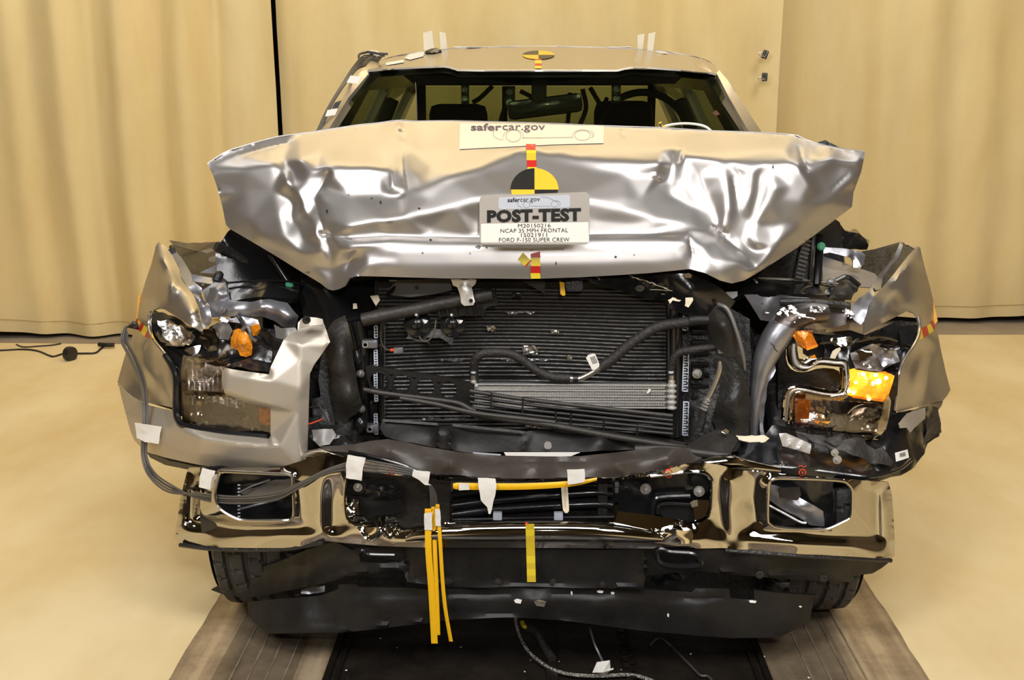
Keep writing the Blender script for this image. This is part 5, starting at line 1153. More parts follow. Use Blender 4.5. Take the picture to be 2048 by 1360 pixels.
# hoses
tube('cooler_hose', S('949,766,.39 948,745,.385 949,724,.375 956,712,.37 972,706,.37 1000,705,.37 1025,709,.37 1048,722,.37 1075,742,.37 1105,754,.37 1140,757,.37'), M['hose'], T, r=.0145, n=14, k=70)
tube('metal_elbow', S('1136,756,.37 1155,758,.37 1172,752,.37 1198,737,.37 1204,733,.37'), M['alumpipe'], T, r=.009, n=12)
tube('hose_collar', S('1146,757.5,.37 1156,757.5,.37'), M['ink'], T, r=.0125, n=12)
tube('cooler_hose', S('1200,735,.37 1225,718,.37 1258,690,.37 1295,664,.37 1325,651,.37 1375,644,.365 1400,641,.36'), M['hose'], T, r=.017, n=14, k=60)
tube('hose_end', S('1378,642,.36 1395,640,.36 1418,640,.355'), M['damp'], T, r=.019, n=14)
tube('cooler_hose', S('1342,768,.39 1342,745,.385 1343,730,.38 1349,714,.375 1362,704,.37 1390,699,.36 1445,692,.35'), M['hose'], T, r=.0125, n=14, k=60)
for x in (947, 1342):
    for y, c_ in ((744, 'paper'), (765, 'paper')): tube('hose_clamp', [(x, y - 2, .375), (x, y + 2, .375)], M['ladder'], T, r=.0085, n=12, lin=True)
tube('metal_pipe', S('1440,698,.34 1440,735,.33 1432,762,.33 1420,790,.33 1412,803,.33'), M['alumpipe'], T, r=.009, n=12)
for i in range(4): tube('pipe_coil', [(1417 - i * 2.6, 797 + i * 6, .33), (1415.5 - i * 2.6, 801 + i * 6, .33)], M['zinc'], T, r=.0135, n=14, lin=True)
tube('pipe_hose', S('1406,820,.33 1404,840,.33 1396,862,.33'), M['hose'], T, r=.014)
ht = skin('hose_label', S('1172,716,.352 1176,710,.352 1187,707,.352 1191,709,.352 1199,729,.352 1198,734,.352 1188,741,.352 1184,739,.352'), M['paper'], T, step=6, th=.001)
mk('barcode', *join(*[line([(1180 + i * 1.0, 716 + i * 2.3), (1190 + i * 1.0, 712.5 + i * 2.3)], 1.1, lambda x, y: P(x, y, .351)) for i in range(6)]), M['ink'], ht)

# ---- oil cooler
oc = skin('oil_cooler', S('945,767,.385 1334,767,.385 1338,771,.385 1338,814,.385 1330,817,.385 945,819,.385'), M['tubes'], T, step=40, th=.02)
for i in range(5):
    y = 769.5 + i * 11.2
    mk('cooler_bar', *boxgeo((P(950, y, .375) + P(1332, y - .5, .375)) / 2, ((P(1332, y, .375) - P(950, y, .375)).x, .012, .0035)), M['alum'], oc)
V = []; Fc = []
for i in range(4):
    y = 772 + i * 11.2; n = 150
    for j in range(n + 1):
        x = 952 + (1330 - 952) * j / n; o = .378 - (.010 if j % 2 else 0)
        V += [P(x, y, o), P(x, y + 6.4, o)]
    b = i * (n + 1) * 2
    for j in range(n): Fc.append((b + 2 * j, b + 2 * j + 1, b + 2 * j + 3, b + 2 * j + 2))
mk('cooler_fins', V, Fc, M['alum'], oc, sharp=20)
for x in (947, 1343):
    g = join(*[lathe('', P(x, 770 + i * 11, .375), (0, 0, 1), [(.006, -.006), (.016, -.004), (.016, .0), (.010, .004), (.010, .014)], None, n=18, geo=True) for i in range(5)])
    mk('cooler_manifold', *g, M['alum'], oc)
    tube('cooler_port', [(x, 750, .38), (x, 772, .38)], M['alumpipe'], oc, r=.009, n=12, lin=True)
skin('paint_chip', S('1293,786,.362 1297,778,.362 1302,778,.362 1300,784,.362 1295,787,.362'), M['paper'], oc, step=4, th=.001)

# ---- broken shutter frame with ring openings
ro = S('731,733,.33 740,731,.33 800,741,.325 860,749,.32 925,762,.31 948,770,.305 948,805,.305 930,830,.305 915,824,.31 860,812,.315 800,800,.32 760,790,.325 740,780,.33 735,760,.33')
holes = [arc(cx, cy, r, r * .98, 0, 345, 22) for cx, cy, r in ((757, 762, 17.5), (803, 766, 17.5), (851, 774, 18), (897, 780, 17))]
holes = [[(x, y) for x, y in h] for h in holes]
holes += [[(777, 747), (789, 747), (782, 755)], [(824, 752), (834, 754), (828, 760)], [(776, 784), (788, 785), (781, 778)], [(822, 792), (834, 794), (828, 786)], [(872, 761), (884, 763), (877, 769)], [(870, 800), (882, 802), (876, 793)]]
sh = skin('shutter_frame', ro, M['damp'], T, step=6, th=.012, holes=holes)
for cx, cy, r in ((757, 762, 18.5), (803, 766, 18.5), (851, 774, 19), (897, 780, 18)):
    tube('shutter_ring', [(*p, .322) for p in arc(cx, cy, r, r, 0, 360, 24)], M['damp'], sh, r=.003, n=6, k=60)
for o in ('728,779,.31 765,786,.30 860,798,.29 915,806,.28 940,818,.27 950,822,.27', '800,796,.28 870,808,.27 950,826,.26 1050,838,.25 1110,845,.25'):
    tube('shutter_bar', S(o), M['dusty'], sh, r=.008, n=8)
for k in range(5):
    y0 = 782 + k * 11; y1 = 832 + k * 9
    tube('shutter_slat', [(940, y0, .28), (1060, y0 + (y1 - y0) * .40 - 2, .27), (1345, y1, .26)], M['damp'] if k else M['dusty'], sh, r=.0055 if k else .007, n=8)
tube('shutter_lower_rail', S('925,822,.27 1000,836,.26 1100,850,.25 1220,872,.24 1345,892,.23 1420,905,.22'), M['dusty'], sh, r=.011, n=10)
for x, y in ((983, 790), (1046, 800), (1112, 826), (1142, 830), (1208, 842), (1275, 850)):
    tube('shutter_divider', [(x, y - 4, .262), (x - 1, y + 26, .252)], M['damp'], sh, r=.003, n=6)
# lower air guide
ag = skin('air_guide', S('765,840,.30 800,841,.29 876,848,.28 880,852,.26 900,852,.26 904,849,.28 1048,864,.27 1060,860,.27 1180,858,.28 1300,870,.29 1375,886,.29 1345,898,.26 1230,900,.24 1160,904,.22 1000,904,.22 940,905,.22 870,895,.23 810,884,.24 770,872,.27 760,858,.29'), M['damp'], T, S('1060,880,.25 1200,880,.22 850,870,.25'), step=8, th=.01, crumple=.004, cs=12, creases=[(S('1055,864,0 1050,880,0 1048,898,0'), .01, 4, 'g'), (S('878,850,0 876,895,0'), -.012, 4, 'g'), (S('902,850,0 900,890,0'), -.012, 4, 'g')])
skin('guide_top_edge', S('766,838,.285 876,846,.265 876,851,.262 766,843,.28'), M['dusty'], ag, step=10, th=.004)
skin('guide_top_edge', S('905,847,.265 1048,862,.255 1048,867,.252 905,853,.262'), M['dusty'], ag, step=10, th=.004)
skin('rubber_stop', S('1089,883,.20 1102,883,.20 1104,898,.19 1088,898,.19'), M['duct'], ag, step=5, th=.008, sm=1)
rg = skin('right_lower_guide', S('1385,886,.24 1425,862,.26 1452,858,.26 1475,880,.24 1462,908,.18 1450,915,.15 1400,912,.14 1372,905,.14 1368,895,.18'), M['dusty'], T, S('1420,890,.19'), step=8, th=.01, crumple=.006, cs=20)
tube('guide_rail', S('1270,898,.14 1340,898,.13 1400,906,.12 1455,912,.12'), M['dusty'], T, r=.012, n=8)
skin('bright_cap', S('1443,862,.22 1452,857,.22 1458,862,.22 1456,868,.22 1444,868,.22'), M['chrome'], rg, step=5)

# ---- air dam under the bumper
da = skin('air_dam_upper', S('''422,1180,.32 445,1168,.30 531,1133,.22 575,1116,.18 605,1103,.15 640,1090,.11 670,1084,.08 690,1092,.07 705,1100,.07 720,1095,.06 815,1092,.02 900,1094,.01 1070,1098,.0 1230,1100,.0 1290,1098,.01 1410,1098,.03 1460,1101,.05 1600,1110,.10 1700,1116,.16 1782,1122,.26
 1765,1136,.25 1745,1148,.23 1706,1153,.18 1708,1160,.18 1700,1165,.17 1600,1160,.12 1480,1150,.07 1400,1143,.05 1290,1150,.03 1287,1180,.02 1200,1177,.01 1070,1173,.0 900,1176,.01 815,1164,.03 806,1140,.04 770,1142,.05 712,1150,.07 640,1168,.13 599,1177,.17 540,1190,.25 489,1196,.29 450,1190,.31'''), M['damp'], T,
  S('850,1130,.01 1070,1135,-.01 1240,1130,.0 740,1120,.05 620,1140,.12 1500,1130,.05 1640,1138,.12'), step=9, th=.012,
  holes=[S('1316,1104,.03 1322,1100,.03 1335,1108,.03 1385,1112,.03 1396,1122,.03 1392,1130,.03 1335,1128,.03 1318,1118,.03'), S('718,1108,.05 728,1103,.05 738,1110,.05 800,1122,.05 770,1126,.05 722,1124,.05')],
  creases=[(S('425,1175,0 600,1115,0'), .004, 6, 'g'), (S('815,1165,0 960,1172,0 1280,1175,0'), -.010, 4, 'g'), (S('1440,1143,0 1600,1152,0 1700,1156,0'), -.01, 3, 'g'), (S('605,1104,0 608,1140,0 600,1176,0'), .01, 3, 'e'), (S('640,1165,0 720,1142,0 806,1132,0'), -.01, 4, 'g'), (S('516,1140,0 530,1180,0'), .006, 3, 'g'), (S('812,1095,0 816,1160,0'), .02, 4, 'e'), (S('1292,1100,0 1290,1175,0'), .02, 4, 'e')], crumple=.003, cs=10)
tube('tow_slot_lip', S('1314,1106,.0 1322,1098,.0 1340,1104,.0 1385,1108,.0 1400,1120,.0 1396,1132,.0 1340,1132,.0 1318,1122,.0 1314,1106,.0'), M['wetblack'], da, r=.008)
tube('tow_slot_lip', S('716,1106,.03 728,1100,.03 738,1108,.03 790,1110,.02'), M['wetblack'], da, r=.006)
skin('chrome_slot_piece', S('1230,1104,.02 1255,1100,.02 1280,1096,.02 1286,1102,.02 1285,1112,.02 1262,1112,.02'), M['chrome'], bump, step=5)
for x, y in ((896, 1163), (996, 1162), (1106, 1162), (1205, 1168)): lathe('dam_button', P(x, y, -.012), (0, -1, 0), [(.008, 0), (.009, .004), (.004, .005), (.0, .004)], M['dusty'], da, n=14)
for x, y in ((1519, 1149), (1646, 1156)): lathe('dam_button', P(x, y, .05 + (x - 1519) * .0006), (0, -1, 0), [(.011, 0), (.012, .004), (.007, .005), (.006, .002), (.0, .002)], M['dusty'], da, n=16)
dl_ = skin('air_dam_lower', S('''495,1203,.26 560,1198,.20 640,1192,.14 677,1178,.11 678,1169,.11 712,1169,.10 719,1175,.10 812,1176,.06 850,1178,.04 960,1177,.02 1070,1174,.01 1200,1178,.02 1300,1180,.04 1384,1184,.06 1392,1176,.07 1460,1178,.08 1461,1196,.08 1508,1200,.10 1508,1180,.10 1556,1186,.12 1586,1188,.14 1628,1190,.17
 1624,1215,.17 1620,1240,.16 1600,1254,.14 1560,1275,.11 1460,1276,.07 1380,1270,.05 1310,1264,.04 1225,1254,.02 1125,1241,.01 1070,1237,.005 1025,1235,.005 960,1237,.01 900,1240,.02 850,1247,.03 760,1258,.05 670,1266,.08 534,1267,.17 520,1256,.20 505,1243,.23 496,1222,.25'''), M['damp'], T, S('600,1235,.12 750,1215,.055 900,1210,.0 1070,1205,-.02 1200,1215,.0 1400,1230,.04 1540,1235,.10'), step=9, th=.010,
  creases=[(S('690,1192,0 850,1190,0 1070,1186,0 1300,1192,0 1500,1200,0'), .006, 3, 'g'), (S('520,1262,0 670,1262,0 900,1238,0 1070,1233,0 1300,1260,0'), -.01, 3, 'g')], crumple=.002, cs=10)
dbv = bvh_of([dl_]); dav = bvh_of([da])
for nm, bv, pts in (('mud_chip', dbv, ((1080, 1206, 12, 7), (1036, 1202, 8, 5), (1200, 1183, 7, 3), (1225, 1186, 4, 3), (1143, 1186, 2, 5), (1505, 1203, 8, 3), (1600, 1213, 3, 2), (1336, 1230, 2, 4))),):
    for x, y, w_, h_ in pts:
        decal(nm, [(x - w_, y - h_ * .4), (x - w_ * .2, y - h_), (x + w_, y - h_ * .5), (x + w_ * .7, y + h_), (x - w_ * .6, y + h_ * .7)], bv, M['paper'] if w_ != 12 else M['alumpipe'], dl_, step=4, off=.002)
skin('undercarriage', S('540,1100,.45 1600,1100,.45 1600,1200,.45 1400,1260,.45 800,1245,.45 560,1240,.45'), M['black'], T, step=60, th=.05)
skin('tow_hook', S('1300,1155,.10 1320,1145,.09 1345,1146,.09 1372,1158,.09 1355,1160,.09 1340,1162,.09 1330,1178,.09 1318,1178,.09 1310,1168,.09'), M['wetblack'], T, step=6, crumple=.006, cs=30, th=.02)
skin('bright_bracket', S('602,1180,.2 625,1170,.2 650,1172,.2 648,1183,.19 620,1188,.19 602,1188,.19'), M['galv'], T, step=6, crumple=.004, cs=30)
skin('bright_bracket', S('1552,1166,.2 1580,1165,.2 1578,1175,.2 1562,1176,.2'), M['galv'], T, step=6, crumple=.004, cs=30)

# ---- wheels
def wheel(x, y, turn):
    R = .395; W = .30; na = 260; nw = 44; V = []; Fc = []
    grooves = (-.62, -.22, .22, .62)
    for i in range(na):
        a = 2 * math.pi * i / na
        for j in range(nw + 1):
            s = -1 + 2 * j / nw; aw = abs(s)
            r = R - .012 * aw ** 2 - (0 if aw < .88 else .05 * ((aw - .88) / .12) ** 1.6)
            if aw < .9:
                if any(abs(s - g) < .05 for g in grooves): r -= .011
                else:
                    rib = sum(s > g for g in grooves); ph = (a * 34 / (2 * math.pi) + s * (1.1 if rib % 2 else -.9) * .7 + rib * .37) % 1
                    if ph < (.13 if rib in (0, 4) else .10): r -= .008
            V.append((s * W / 2, math.cos(a) * r, math.sin(a) * r))
    for i in range(na):
        for j in range(nw):
            a = i * (nw + 1) + j; b = ((i + 1) % na) * (nw + 1) + j; Fc.append((a, a + 1, b + 1, b))
    # sidewalls
    o = len(V); 
    for sx in (-1, 1):
        base = len(V); rs = ((.36, 1.02), (.30, 1.0), (.25, .93))
        for r, wx in rs:
            for i in range(na): a = 2 * math.pi * i / na; V.append((sx * W / 2 * wx, math.cos(a) * r, math.sin(a) * r))
        for k in range(2):
            for i in range(na):
                p, q = base + k * na + i, base + k * na + (i + 1) % na; f = (p, q, q + na, p + na); Fc.append(f if sx < 0 else tuple(reversed(f)))
        e = 0 if sx < 0 else nw
        for i in range(na):
            f = (i * (nw + 1) + e, ((i + 1) % na) * (nw + 1) + e, base + (i + 1) % na, base + i); Fc.append(f if sx < 0 else tuple(reversed(f)))
    Rm = Matrix.Rotation(turn, 3, 'Z'); c = Vector((x, y, R + .004))
    V = [Rm @ Vector(v) + c for v in V]
    t = mk('tyre', V, Fc, M['rubber'], T, sharp=30)
    ax = Rm @ Vector((1 if x > 0 else -1, 0, 0))
    lathe('rim', c, ax, [(.0, -.1), (.24, -.13), (.25, -.12), (.25, .12), (.235, .13), (.22, .08), (.10, .06), (.06, .09), (0, .09)], M['alum'], t, n=40)
wheel(-.90, .60, math.radians(2)); wheel(.92, .60, math.radians(-3))
tube('axle', [(-.80, .60, .4), (.80, .60, .4)], M['black'], T, r=.05, world=True)
for s in (-1, 1): mk('frame_rail', *boxgeo((s * .45, 2.2, .5), (.09, 3.2, .16)), M['black'], T)
for s in (-1, 1): wheel(s * .96, 3.75, 0)
# ------------------------------------------------------------ things stuck on, taped to or hanging from the truck
# ---- hood banner sticker
hs = tag(empty('hood_sticker', P(1063, 270, .6)), 'long cream banner sticker with purple web address across the hood crest', 'sticker')
decal('sticker_film', [(920, 247), (1060, 250), (1208, 252), (1207, 287), (1100, 290), (1000, 295), (919, 299)], hb, M['card'], hs, step=5, off=.002)
def plh(x, y): return hitP(hb, x, y, .005) or P(x, y, .6)
text('web_address', 'safer', 942, 248.5, 1003, 262.5, plh, M['bluink'], hs, bold=.02)
text('web_address', 'car.gov', 1005, 252, 1090, 266, plh, M['bluink'], hs)
g = join(line(arc(1027, 273, 15, 12, 0, 360), .7, plh), line(arc(1165, 272, 16, 10, 0, 360), .7, plh), line([(1046, 277), (1090, 277), (1146, 276)], .7, plh),
         line(arc(1027, 274, 20, 14, -20, 190), .6, plh), line(arc(1165, 273, 21, 12, -10, 190), .6, plh), line([(988, 260), (987, 272), (996, 279), (1007, 281)], .6, plh), line([(1182, 262), (1188, 268), (1187, 274), (1182, 277)], .6, plh))
mk('car_outline', *g, M['greyink'], hs)

# ---- checked tape down the hood
ct = tag(empty('checked_tape', P(1062, 315, .45)), 'red and yellow checked tape strip on the hood between banner sticker and target', 'tape')
for (a, b), c in zip(((289, 301), (301, 307), (307, 321), (321, 335), (335, 342)), ('red', 'lemon', 'lemon2', 'red', 'lemon')):
    o = (a - 289) * .06; decal('tape_block', [(1052 + o, a), (1071 + o, a), (1071 + o, b), (1052 + o, b)], hb, M[c], ct, step=4, off=.0022)
tg = tag(empty('target_sticker', P(1069, 380, .33)), 'half hidden round black and yellow target sticker above the placard on the hood', 'sticker')
def quad(cx, cy, rx, ry, a0, a1): return [(cx, cy)] + arc(cx, cy, rx, ry, a0, a1, 12)
for a0, c in ((0, 'yellow'), (90, 'ink'), (180, 'yellow'), (270, 'ink')):
    decal('target_quarter', quad(1069, 380, 48, 43, a0, a0 + 90) if a0 < 180 else ([(1069, 380), (1022, 380), (1024, 394), (1069, 394)] if a0 == 180 else [(1069, 380), (1069, 394), (1113, 394), (1116, 380)]), hb, M[c], tg, step=5, off=.0026)
ct2 = tag(empty('checked_tape', P(1070, 530, .2)), 'red and yellow checked tape strip under the placard with a torn piece beside it', 'tape')
for (a, b), c in zip(((508, 515), (515, 532), (532, 546), (546, 557)), ('red', 'lemon', 'red', 'lemon')):
    decal('tape_block', [(1061, a), (1080, a - (5 if a == 508 else 0)), (1081, b), (1062, b)], hb, M[c], ct2, step=4, off=.0022)
decal('tape_block', [(1035, 519), (1046, 505), (1061, 520), (1049, 532)], hb, M['lemon'], ct2, step=4, off=.0022)
decal('tape_block', [(1049, 532), (1061, 520), (1063, 522), (1051, 534)], hb, M['red'], ct2, step=4, off=.0024)
decal('tape_block', [(1060, 500), (1066, 499), (1063, 502)], hb, M['red'], ct2, step=3, off=.0024)
# small marks on the hood belong to the hood
rd = random.Random(5)
for k, (x, y, w_, h_) in enumerate(((956, 494, 6, 4), (973, 495, 2, 2), (1231, 514, 3, 3), (1268, 510, 2, 2), (654, 423, 2, 5), (761, 405, 2, 4), (779, 444, 9, 2), (861, 480, 3, 2), (845, 506, 2, 2), (615, 545, 5, 2), (1546, 334, 2, 4), (1112, 527, 1.5, 5), (697, 390, 1.5, 2), (743, 397, 2, 1.5), (838, 417, 3, 2), (940, 507, 2, 2))):
    decal('dirt_speck', [(x - w_, y), (x, y - h_), (x + w_, y - h_ * .4), (x + w_ * .4, y + h_)], hb, M['black'] if k % 3 else M['duct'], hood, step=3, off=.0015)
skin('hood_nick', S('1236,262,.60 1243,265,.60 1250,274,.58 1242,273,.575'), M['galv'], hood, step=4, th=.002)

# ---- placard
YP = .165
def pc(x, y, o=0): return P(x, y, YP - o)
def rr_(x0, y0, x1, y1, r, tl=0):
    o = []
    for cx, cy, a in ((x1 - r, y0 + r, 0), (x0 + r, y0 + r, 90), (x0 + r, y1 - r, 180), (x1 - r, y1 - r, 270)): o += arc(cx, cy, r, r, a, a + 90, 5)
    return o
def tilt(p): x, y = p; return (x, y + (1068 - x) * .035 * max(0, (490 - y) / 100))
pk = tag(empty('placard', P(1068, 440, YP)), 'grey post-test placard with black lettering standing on the hood front', 'sign')
def plate(nm, pl, m, o, th): 
    return skin(nm, [(*tilt(p), YP - o) for p in pl], m, pk, step=20, th=th)
plate('placard_board', rr_(959, 388, 1179, 489, 9), M['plac'], 0, .004)
plate('logo_label', rr_(997, 392, 1140, 417, 5), M['ladder'], .0008, .0006)
plate('text_label', [(962, 446), (1177, 446), (1178, 485), (962, 485)], M['paper'], .0008, .0006)
def plp(x, y): return pc(*tilt((x, y)), .0016)
text('heading', 'POST-TEST', 974, 418, 1162, 444, plp, M['ink'], pk, bold=.055, spacing=1.08)
for s, a, b, x0, x1 in (('M20150216', 447.5, 455, 1036, 1101), ('NCAP 35 MPH FRONTAL', 457, 465, 1001, 1136), ('15021911', 466, 474, 1042, 1094), ('FORD F-150 SUPER CREW', 475.5, 483.5, 998, 1139)):
    text('text_line', s, x0, a, x1, b, plp, M['ink'], pk, spacing=1.05)
text('web_address', 'safer', 1015, 394, 1040, 403, plp, M['ink'], pk, bold=.02)
text('web_address', 'car.gov', 1040.5, 396.5, 1080, 405.6, plp, M['ink'], pk)
g = join(*[line(q, .7, plp) for q in (arc(1053, 409, 7, 6, 0, 360), arc(1109, 409, 7, 6, 0, 360), [(1062, 412), (1082, 413), (1101, 413)], [(1036, 400), (1036, 410), (1044, 414)], [(1082, 394), (1095, 396), (1108, 402), (1118, 404), (1121, 410), (1117, 414)])])
mk('car_outline', *g, M['greyink'], pk)
bolt_ = None
skin('tape_tab', S('960,489,.19 1020,490,.17 1130,489,.17 1130,494,.185 1060,496,.185 965,494,.19'), M['ladder'], pk, step=10, th=.001)

# ---- roof target, cards, antenna fin
rt = tag(empty('target_sticker', P(1077, 112, 1.65)), 'round black and yellow target sticker on the roof above the windshield', 'sticker')
for a0, c in ((0, 'yellow'), (90, 'ink'), (180, 'yellow'), (270, 'ink')): decal('target_quarter', quad(1077, 111, 32, 8.6, a0, a0 + 90), rb, M[c], rt, step=3, off=.004)
rc = tag(empty('checked_tape', P(1076, 128, 1.45)), 'short red and yellow checked tape strip below the roof target', 'tape')
for (a, b), c in zip(((119.5, 122), (122, 128), (128, 133), (133, 138)), ('red', 'lemon', 'red', 'lemon')): decal('tape_block', [(1070, a), (1083, a), (1083, b), (1070, b)], rb, M[c], rc, step=3, off=.004)
def card(pts, Y, label, foot=None):
    c = tag(skin('roof_card', [(x, y, Y) for x, y in pts], M['card'], None, step=20, th=.003), label, 'card', None)
    return c
card([(846, 66), (864, 61), (868, 98), (848, 101)], 2.06, 'pale card standing on the roof, leftmost of the four')
card([(879, 63), (891, 66), (895, 98), (881, 98)], 2.1, 'pale card standing on the roof, just behind the black antenna fin')
card([(1275, 70), (1289, 67), (1285, 101), (1275, 101)], 2.1, 'narrow pale card standing on the roof, left one of the right-hand pair')
card([(1297, 67), (1311, 64), (1306, 104), (1294, 103)], 2.08, 'pale card standing on the roof, rightmost of the four')
an = skin('antenna_fin', S('849,106,1.98 853,101,1.98 862,97,1.98 875,96,1.98 882,100,1.98 884,105,1.98'), M['wetblack'], T, S('866,102,1.95'), step=4, th=.06)
skin('roof_marker', S('930,94.5,2.08 970,96,2.08 975,94,2.08 968,97.5,2.08 940,97,2.08'), M['black'], T, step=6, th=.01)
def tape(nm, pts, label, bv=None, Y=None, m='white', crum=.0, cs=40, off=.003, parent=None, cat='tape', group=None):
    if bv: o = decal(nm, pts, bv, M[m], parent, step=6, off=off, th=.0008, fallY=Y or .4)
    else: o = skin(nm, [p if len(p) > 2 else (*p, Y) for p in pts], M[m], parent, step=5, th=.001, crumple=crum, cs=cs)
    return tag(o, label, cat, group)
tape('tape_patch', [(809, 118), (818, 110), (849, 105), (847, 114), (820, 121)], 'cream tape patch on the roof edge beside the antenna fin', rb, off=.005)
tape('reflector_strip', [(772, 127), (807, 121), (808, 126), (773, 132)], 'white glossy strip on the left roof edge', rb, m='paper', off=.005)
tape('tape_patch', [(1308, 101), (1322, 102), (1337, 109), (1318, 107)], 'cream tape patch on the roof beside the right-hand cards', rb, off=.005, Y=2.0)

# ---- cable bundle over the left windshield pillar
cbn = tag(empty('cable_bundle', P(720, 130, 1.55)), 'bundle of thin grey cables looped over the left roof corner', 'cable')
for k in range(7):
    d = k * 2.2
    tube('cable', [(634 + d * .6, 262, 1.10), (655 + d * .6, 216 - d * .3, 1.20), (684 + d * .5, 168, 1.32), (706 + d * .4, 134 + d * .6, 1.45), (726, 112 + d * 1.6, 1.58), (748, 112 + d * 1.2, 1.66), (764 - d * .8, 114 + d, 1.72)], M['wire'] if k % 3 else M['darkwire'], cbn, r=.003, n=6, k=40)
for k, (a, b, c_) in enumerate((((722, 130), (718, 110), (735, 104)), ((735, 104), (752, 106), (768, 112)), ((725, 120), (745, 108), (775, 108)))):
    tube('cable', [(*a, 1.62), (*b, 1.66), (*c_, 1.7)], M['darkwire'], cbn, r=.005, n=8)
tube('connector', S('740,106,1.66 755,108,1.68'), M['paper'], cbn, r=.012, n=8)
tape('tape_patch', S('693,165,1.31 701,151,1.33 722,153,1.33 716,168,1.31'), 'cream tape holding the cables on the upper left windshield pillar')
tape('tape_patch', S('650,233,1.13 655,220,1.15 676,217,1.15 670,230,1.13'), 'cream tape holding the cables low on the left windshield pillar')
tape('tape_patch', S('663,217,1.16 670,205,1.17 683,201,1.18 676,216,1.16'), 'black tape square on the left windshield pillar', m='black')

# ---- LED units, small target and white cable seen at the windshield
def led(x0, y0, x1, y1, Y, label, lit):
    o = tag(empty('light_unit', P((x0 + x1) / 2, (y0 + y1) / 2, Y)), label, 'light')
    box('housing', x0, y0, x1, y1, Y, .03, M['wetblack'], o)
    for y in (y0 + (y1 - y0) * .28, y0 + (y1 - y0) * .72):
        lathe('bulb', P((x0 + x1) / 2, y, Y), (0, -1, 0), [(.016, 0), (.017, .006), (.012, .014), (.0, .018)], lit, o, n=16)
M['ledlens'] = mat('clear_bulb', (.75, .9, .92), .12, .9, 0, .5, 90)
M['ledlit'] = mat('lit_bulb_small', (.6, .9, .95), .2, 0, emit=(.6, .9, 1), estr=1.2)
led(922, 166, 938, 208, 1.62, 'twin bulb light unit behind the left part of the windshield', M['ledlens'])
led(1008, 172, 1030, 216, 1.62, 'twin bulb light unit behind the glass, left of the mirror', M['ledlens'])
led(1224, 166, 1241, 208, 1.62, 'twin bulb light unit behind the right part of the windshield', M['ledlens'])
skin('glass_scribble', S('1425,226,1.2 1432,220,1.2 1440,228,1.2 1432,232,1.2'), mat('faint_marker', (.12, .04, .02), .5), ws, step=4, th=.001)
tube('glass_crack', S('831,165,1.35 833,200,1.27 834,240,1.17'), M['duct'], ws, r=.0012, n=5)
tag(tube('white_cable', S('1325,254,.92 1345,249,.94 1370,247,.96 1395,249,.97 1412,254,.96 1422,262,.93'), M['paper'], None, r=.0045, n=8), 'white cable arching up behind the hood crest', 'cable')
st = tag(empty('target_sticker', P(1321, 249, .9)), 'tiny black and yellow target tab peeking over the hood crest', 'sticker')
skin('tab', S('1317,245,.90 1323,243,.90 1324,250,.90 1331,252,.90 1331,256,.90 1318,256,.90'), M['yellow'], st, step=4, th=.002)
skin('tab_mark', S('1317,248,.898 1323,246,.898 1323,251,.898 1325,254,.898 1320,254,.898'), M['ink'], st, step=4, th=.001)

# ---- side tapes on the fenders
lfb = bvh_of([lf]); rfb = bvh_of([rf])
def band(name, quads, bv, label):
    o = tag(empty(name, hitP(bv, *quads[0][0][0]) or P(*quads[0][0][0], .6)), label, 'tape')
    for pl, c in quads: decal('tape_block', pl, bv, M[c], o, step=4, off=.002)
    return o
band('checked_tape', [([(273, 636), (277, 640), (274, 650), (271, 645)], 'red'), ([(277, 640), (283, 644), (277, 660), (272, 652)], 'lemon'), ([(283, 644), (289, 650), (282, 666), (277, 659)], 'red'), ([(289, 650), (297, 657), (290, 673), (282, 666)], 'lemon'), ([(297, 657), (304, 664), (306, 678), (290, 673)], 'red'), ([(304, 664), (309, 678), (311, 684), (305, 679)], 'lemon')], lfb, 'red and yellow checked tape slanting across the left fender')
band('checked_tape', [([(1842, 657), (1846, 676), (1834, 682), (1834, 680)], 'lemon'), ([(1842, 657), (1853, 652), (1857, 668), (1846, 676)], 'red'), ([(1853, 652), (1860, 647), (1867, 662), (1857, 668)], 'lemon'), ([(1860, 647), (1865, 641), (1870, 654), (1867, 662)], 'red')], rfb, 'red and yellow checked tape slanting across the right fender')
tag(skin('orange_tab', S('277,590,1.0 281,588,1.0 276,640,.99 272,640,.99'), M['wingold'], None, step=8, th=.002), 'orange target edge showing on the left fender side', 'sticker')
tag(skin('orange_tab', S('1865,606,.98 1868,608,.98 1875,640,.96 1875,643,.96 1868,650,.95 1866,640,.96'), M['wingold'], None, step=8, th=.002), 'orange target edge showing on the right fender side', 'sticker')

# ---- grey cable loom down the left side
loom = tag(empty('cable_loom', P(290, 880, .4)), 'four grey cables hanging from the left fender and running under the headlight to the bumper', 'cable')
for k in range(4):
    a = k * 5 - 7; b = (k % 2) * 4 - 2; e = k * 4.5 - 6
    tube('cable', [(276, 652 + k * 2, .92), (262 - k * 4, 648 + k * 2, .86), (246 + k * 3, 662 + k * 2, .82), (243 + k * 4, 684, .80), (256 + k * 5, 712 + b, .72), (276 + k * 4, 756, .58), (286 + a * .5 + 4, 800, .46), (290 + a * .6, 860, .40), (288 + a * .6, 910, .38), (302 + e * .8, 948 - e * .5, .34), (340 + e * .4, 978 - e, .26), (400, 990 + e * .8 + 2, .16), (470, 999 + e, .11), (550, 992 + e, .07), (600, 970 + e * .7, .045), (650, 944 + e * .5, .03), (700, 930 + e, .02)], M['wire'] if k != 2 else M['darkwire'], loom, r=.0033, n=8, k=110)
tube('cable', S('262,650,.9,.004 268,648,.9,.012 272,655,.9,.012'), M['darkwire'], loom, n=8)
cab2 = tag(empty('cable_pair', P(780, 935, .02)), 'dark thin cables crossing the bumper top between the two grey tapes', 'cable')
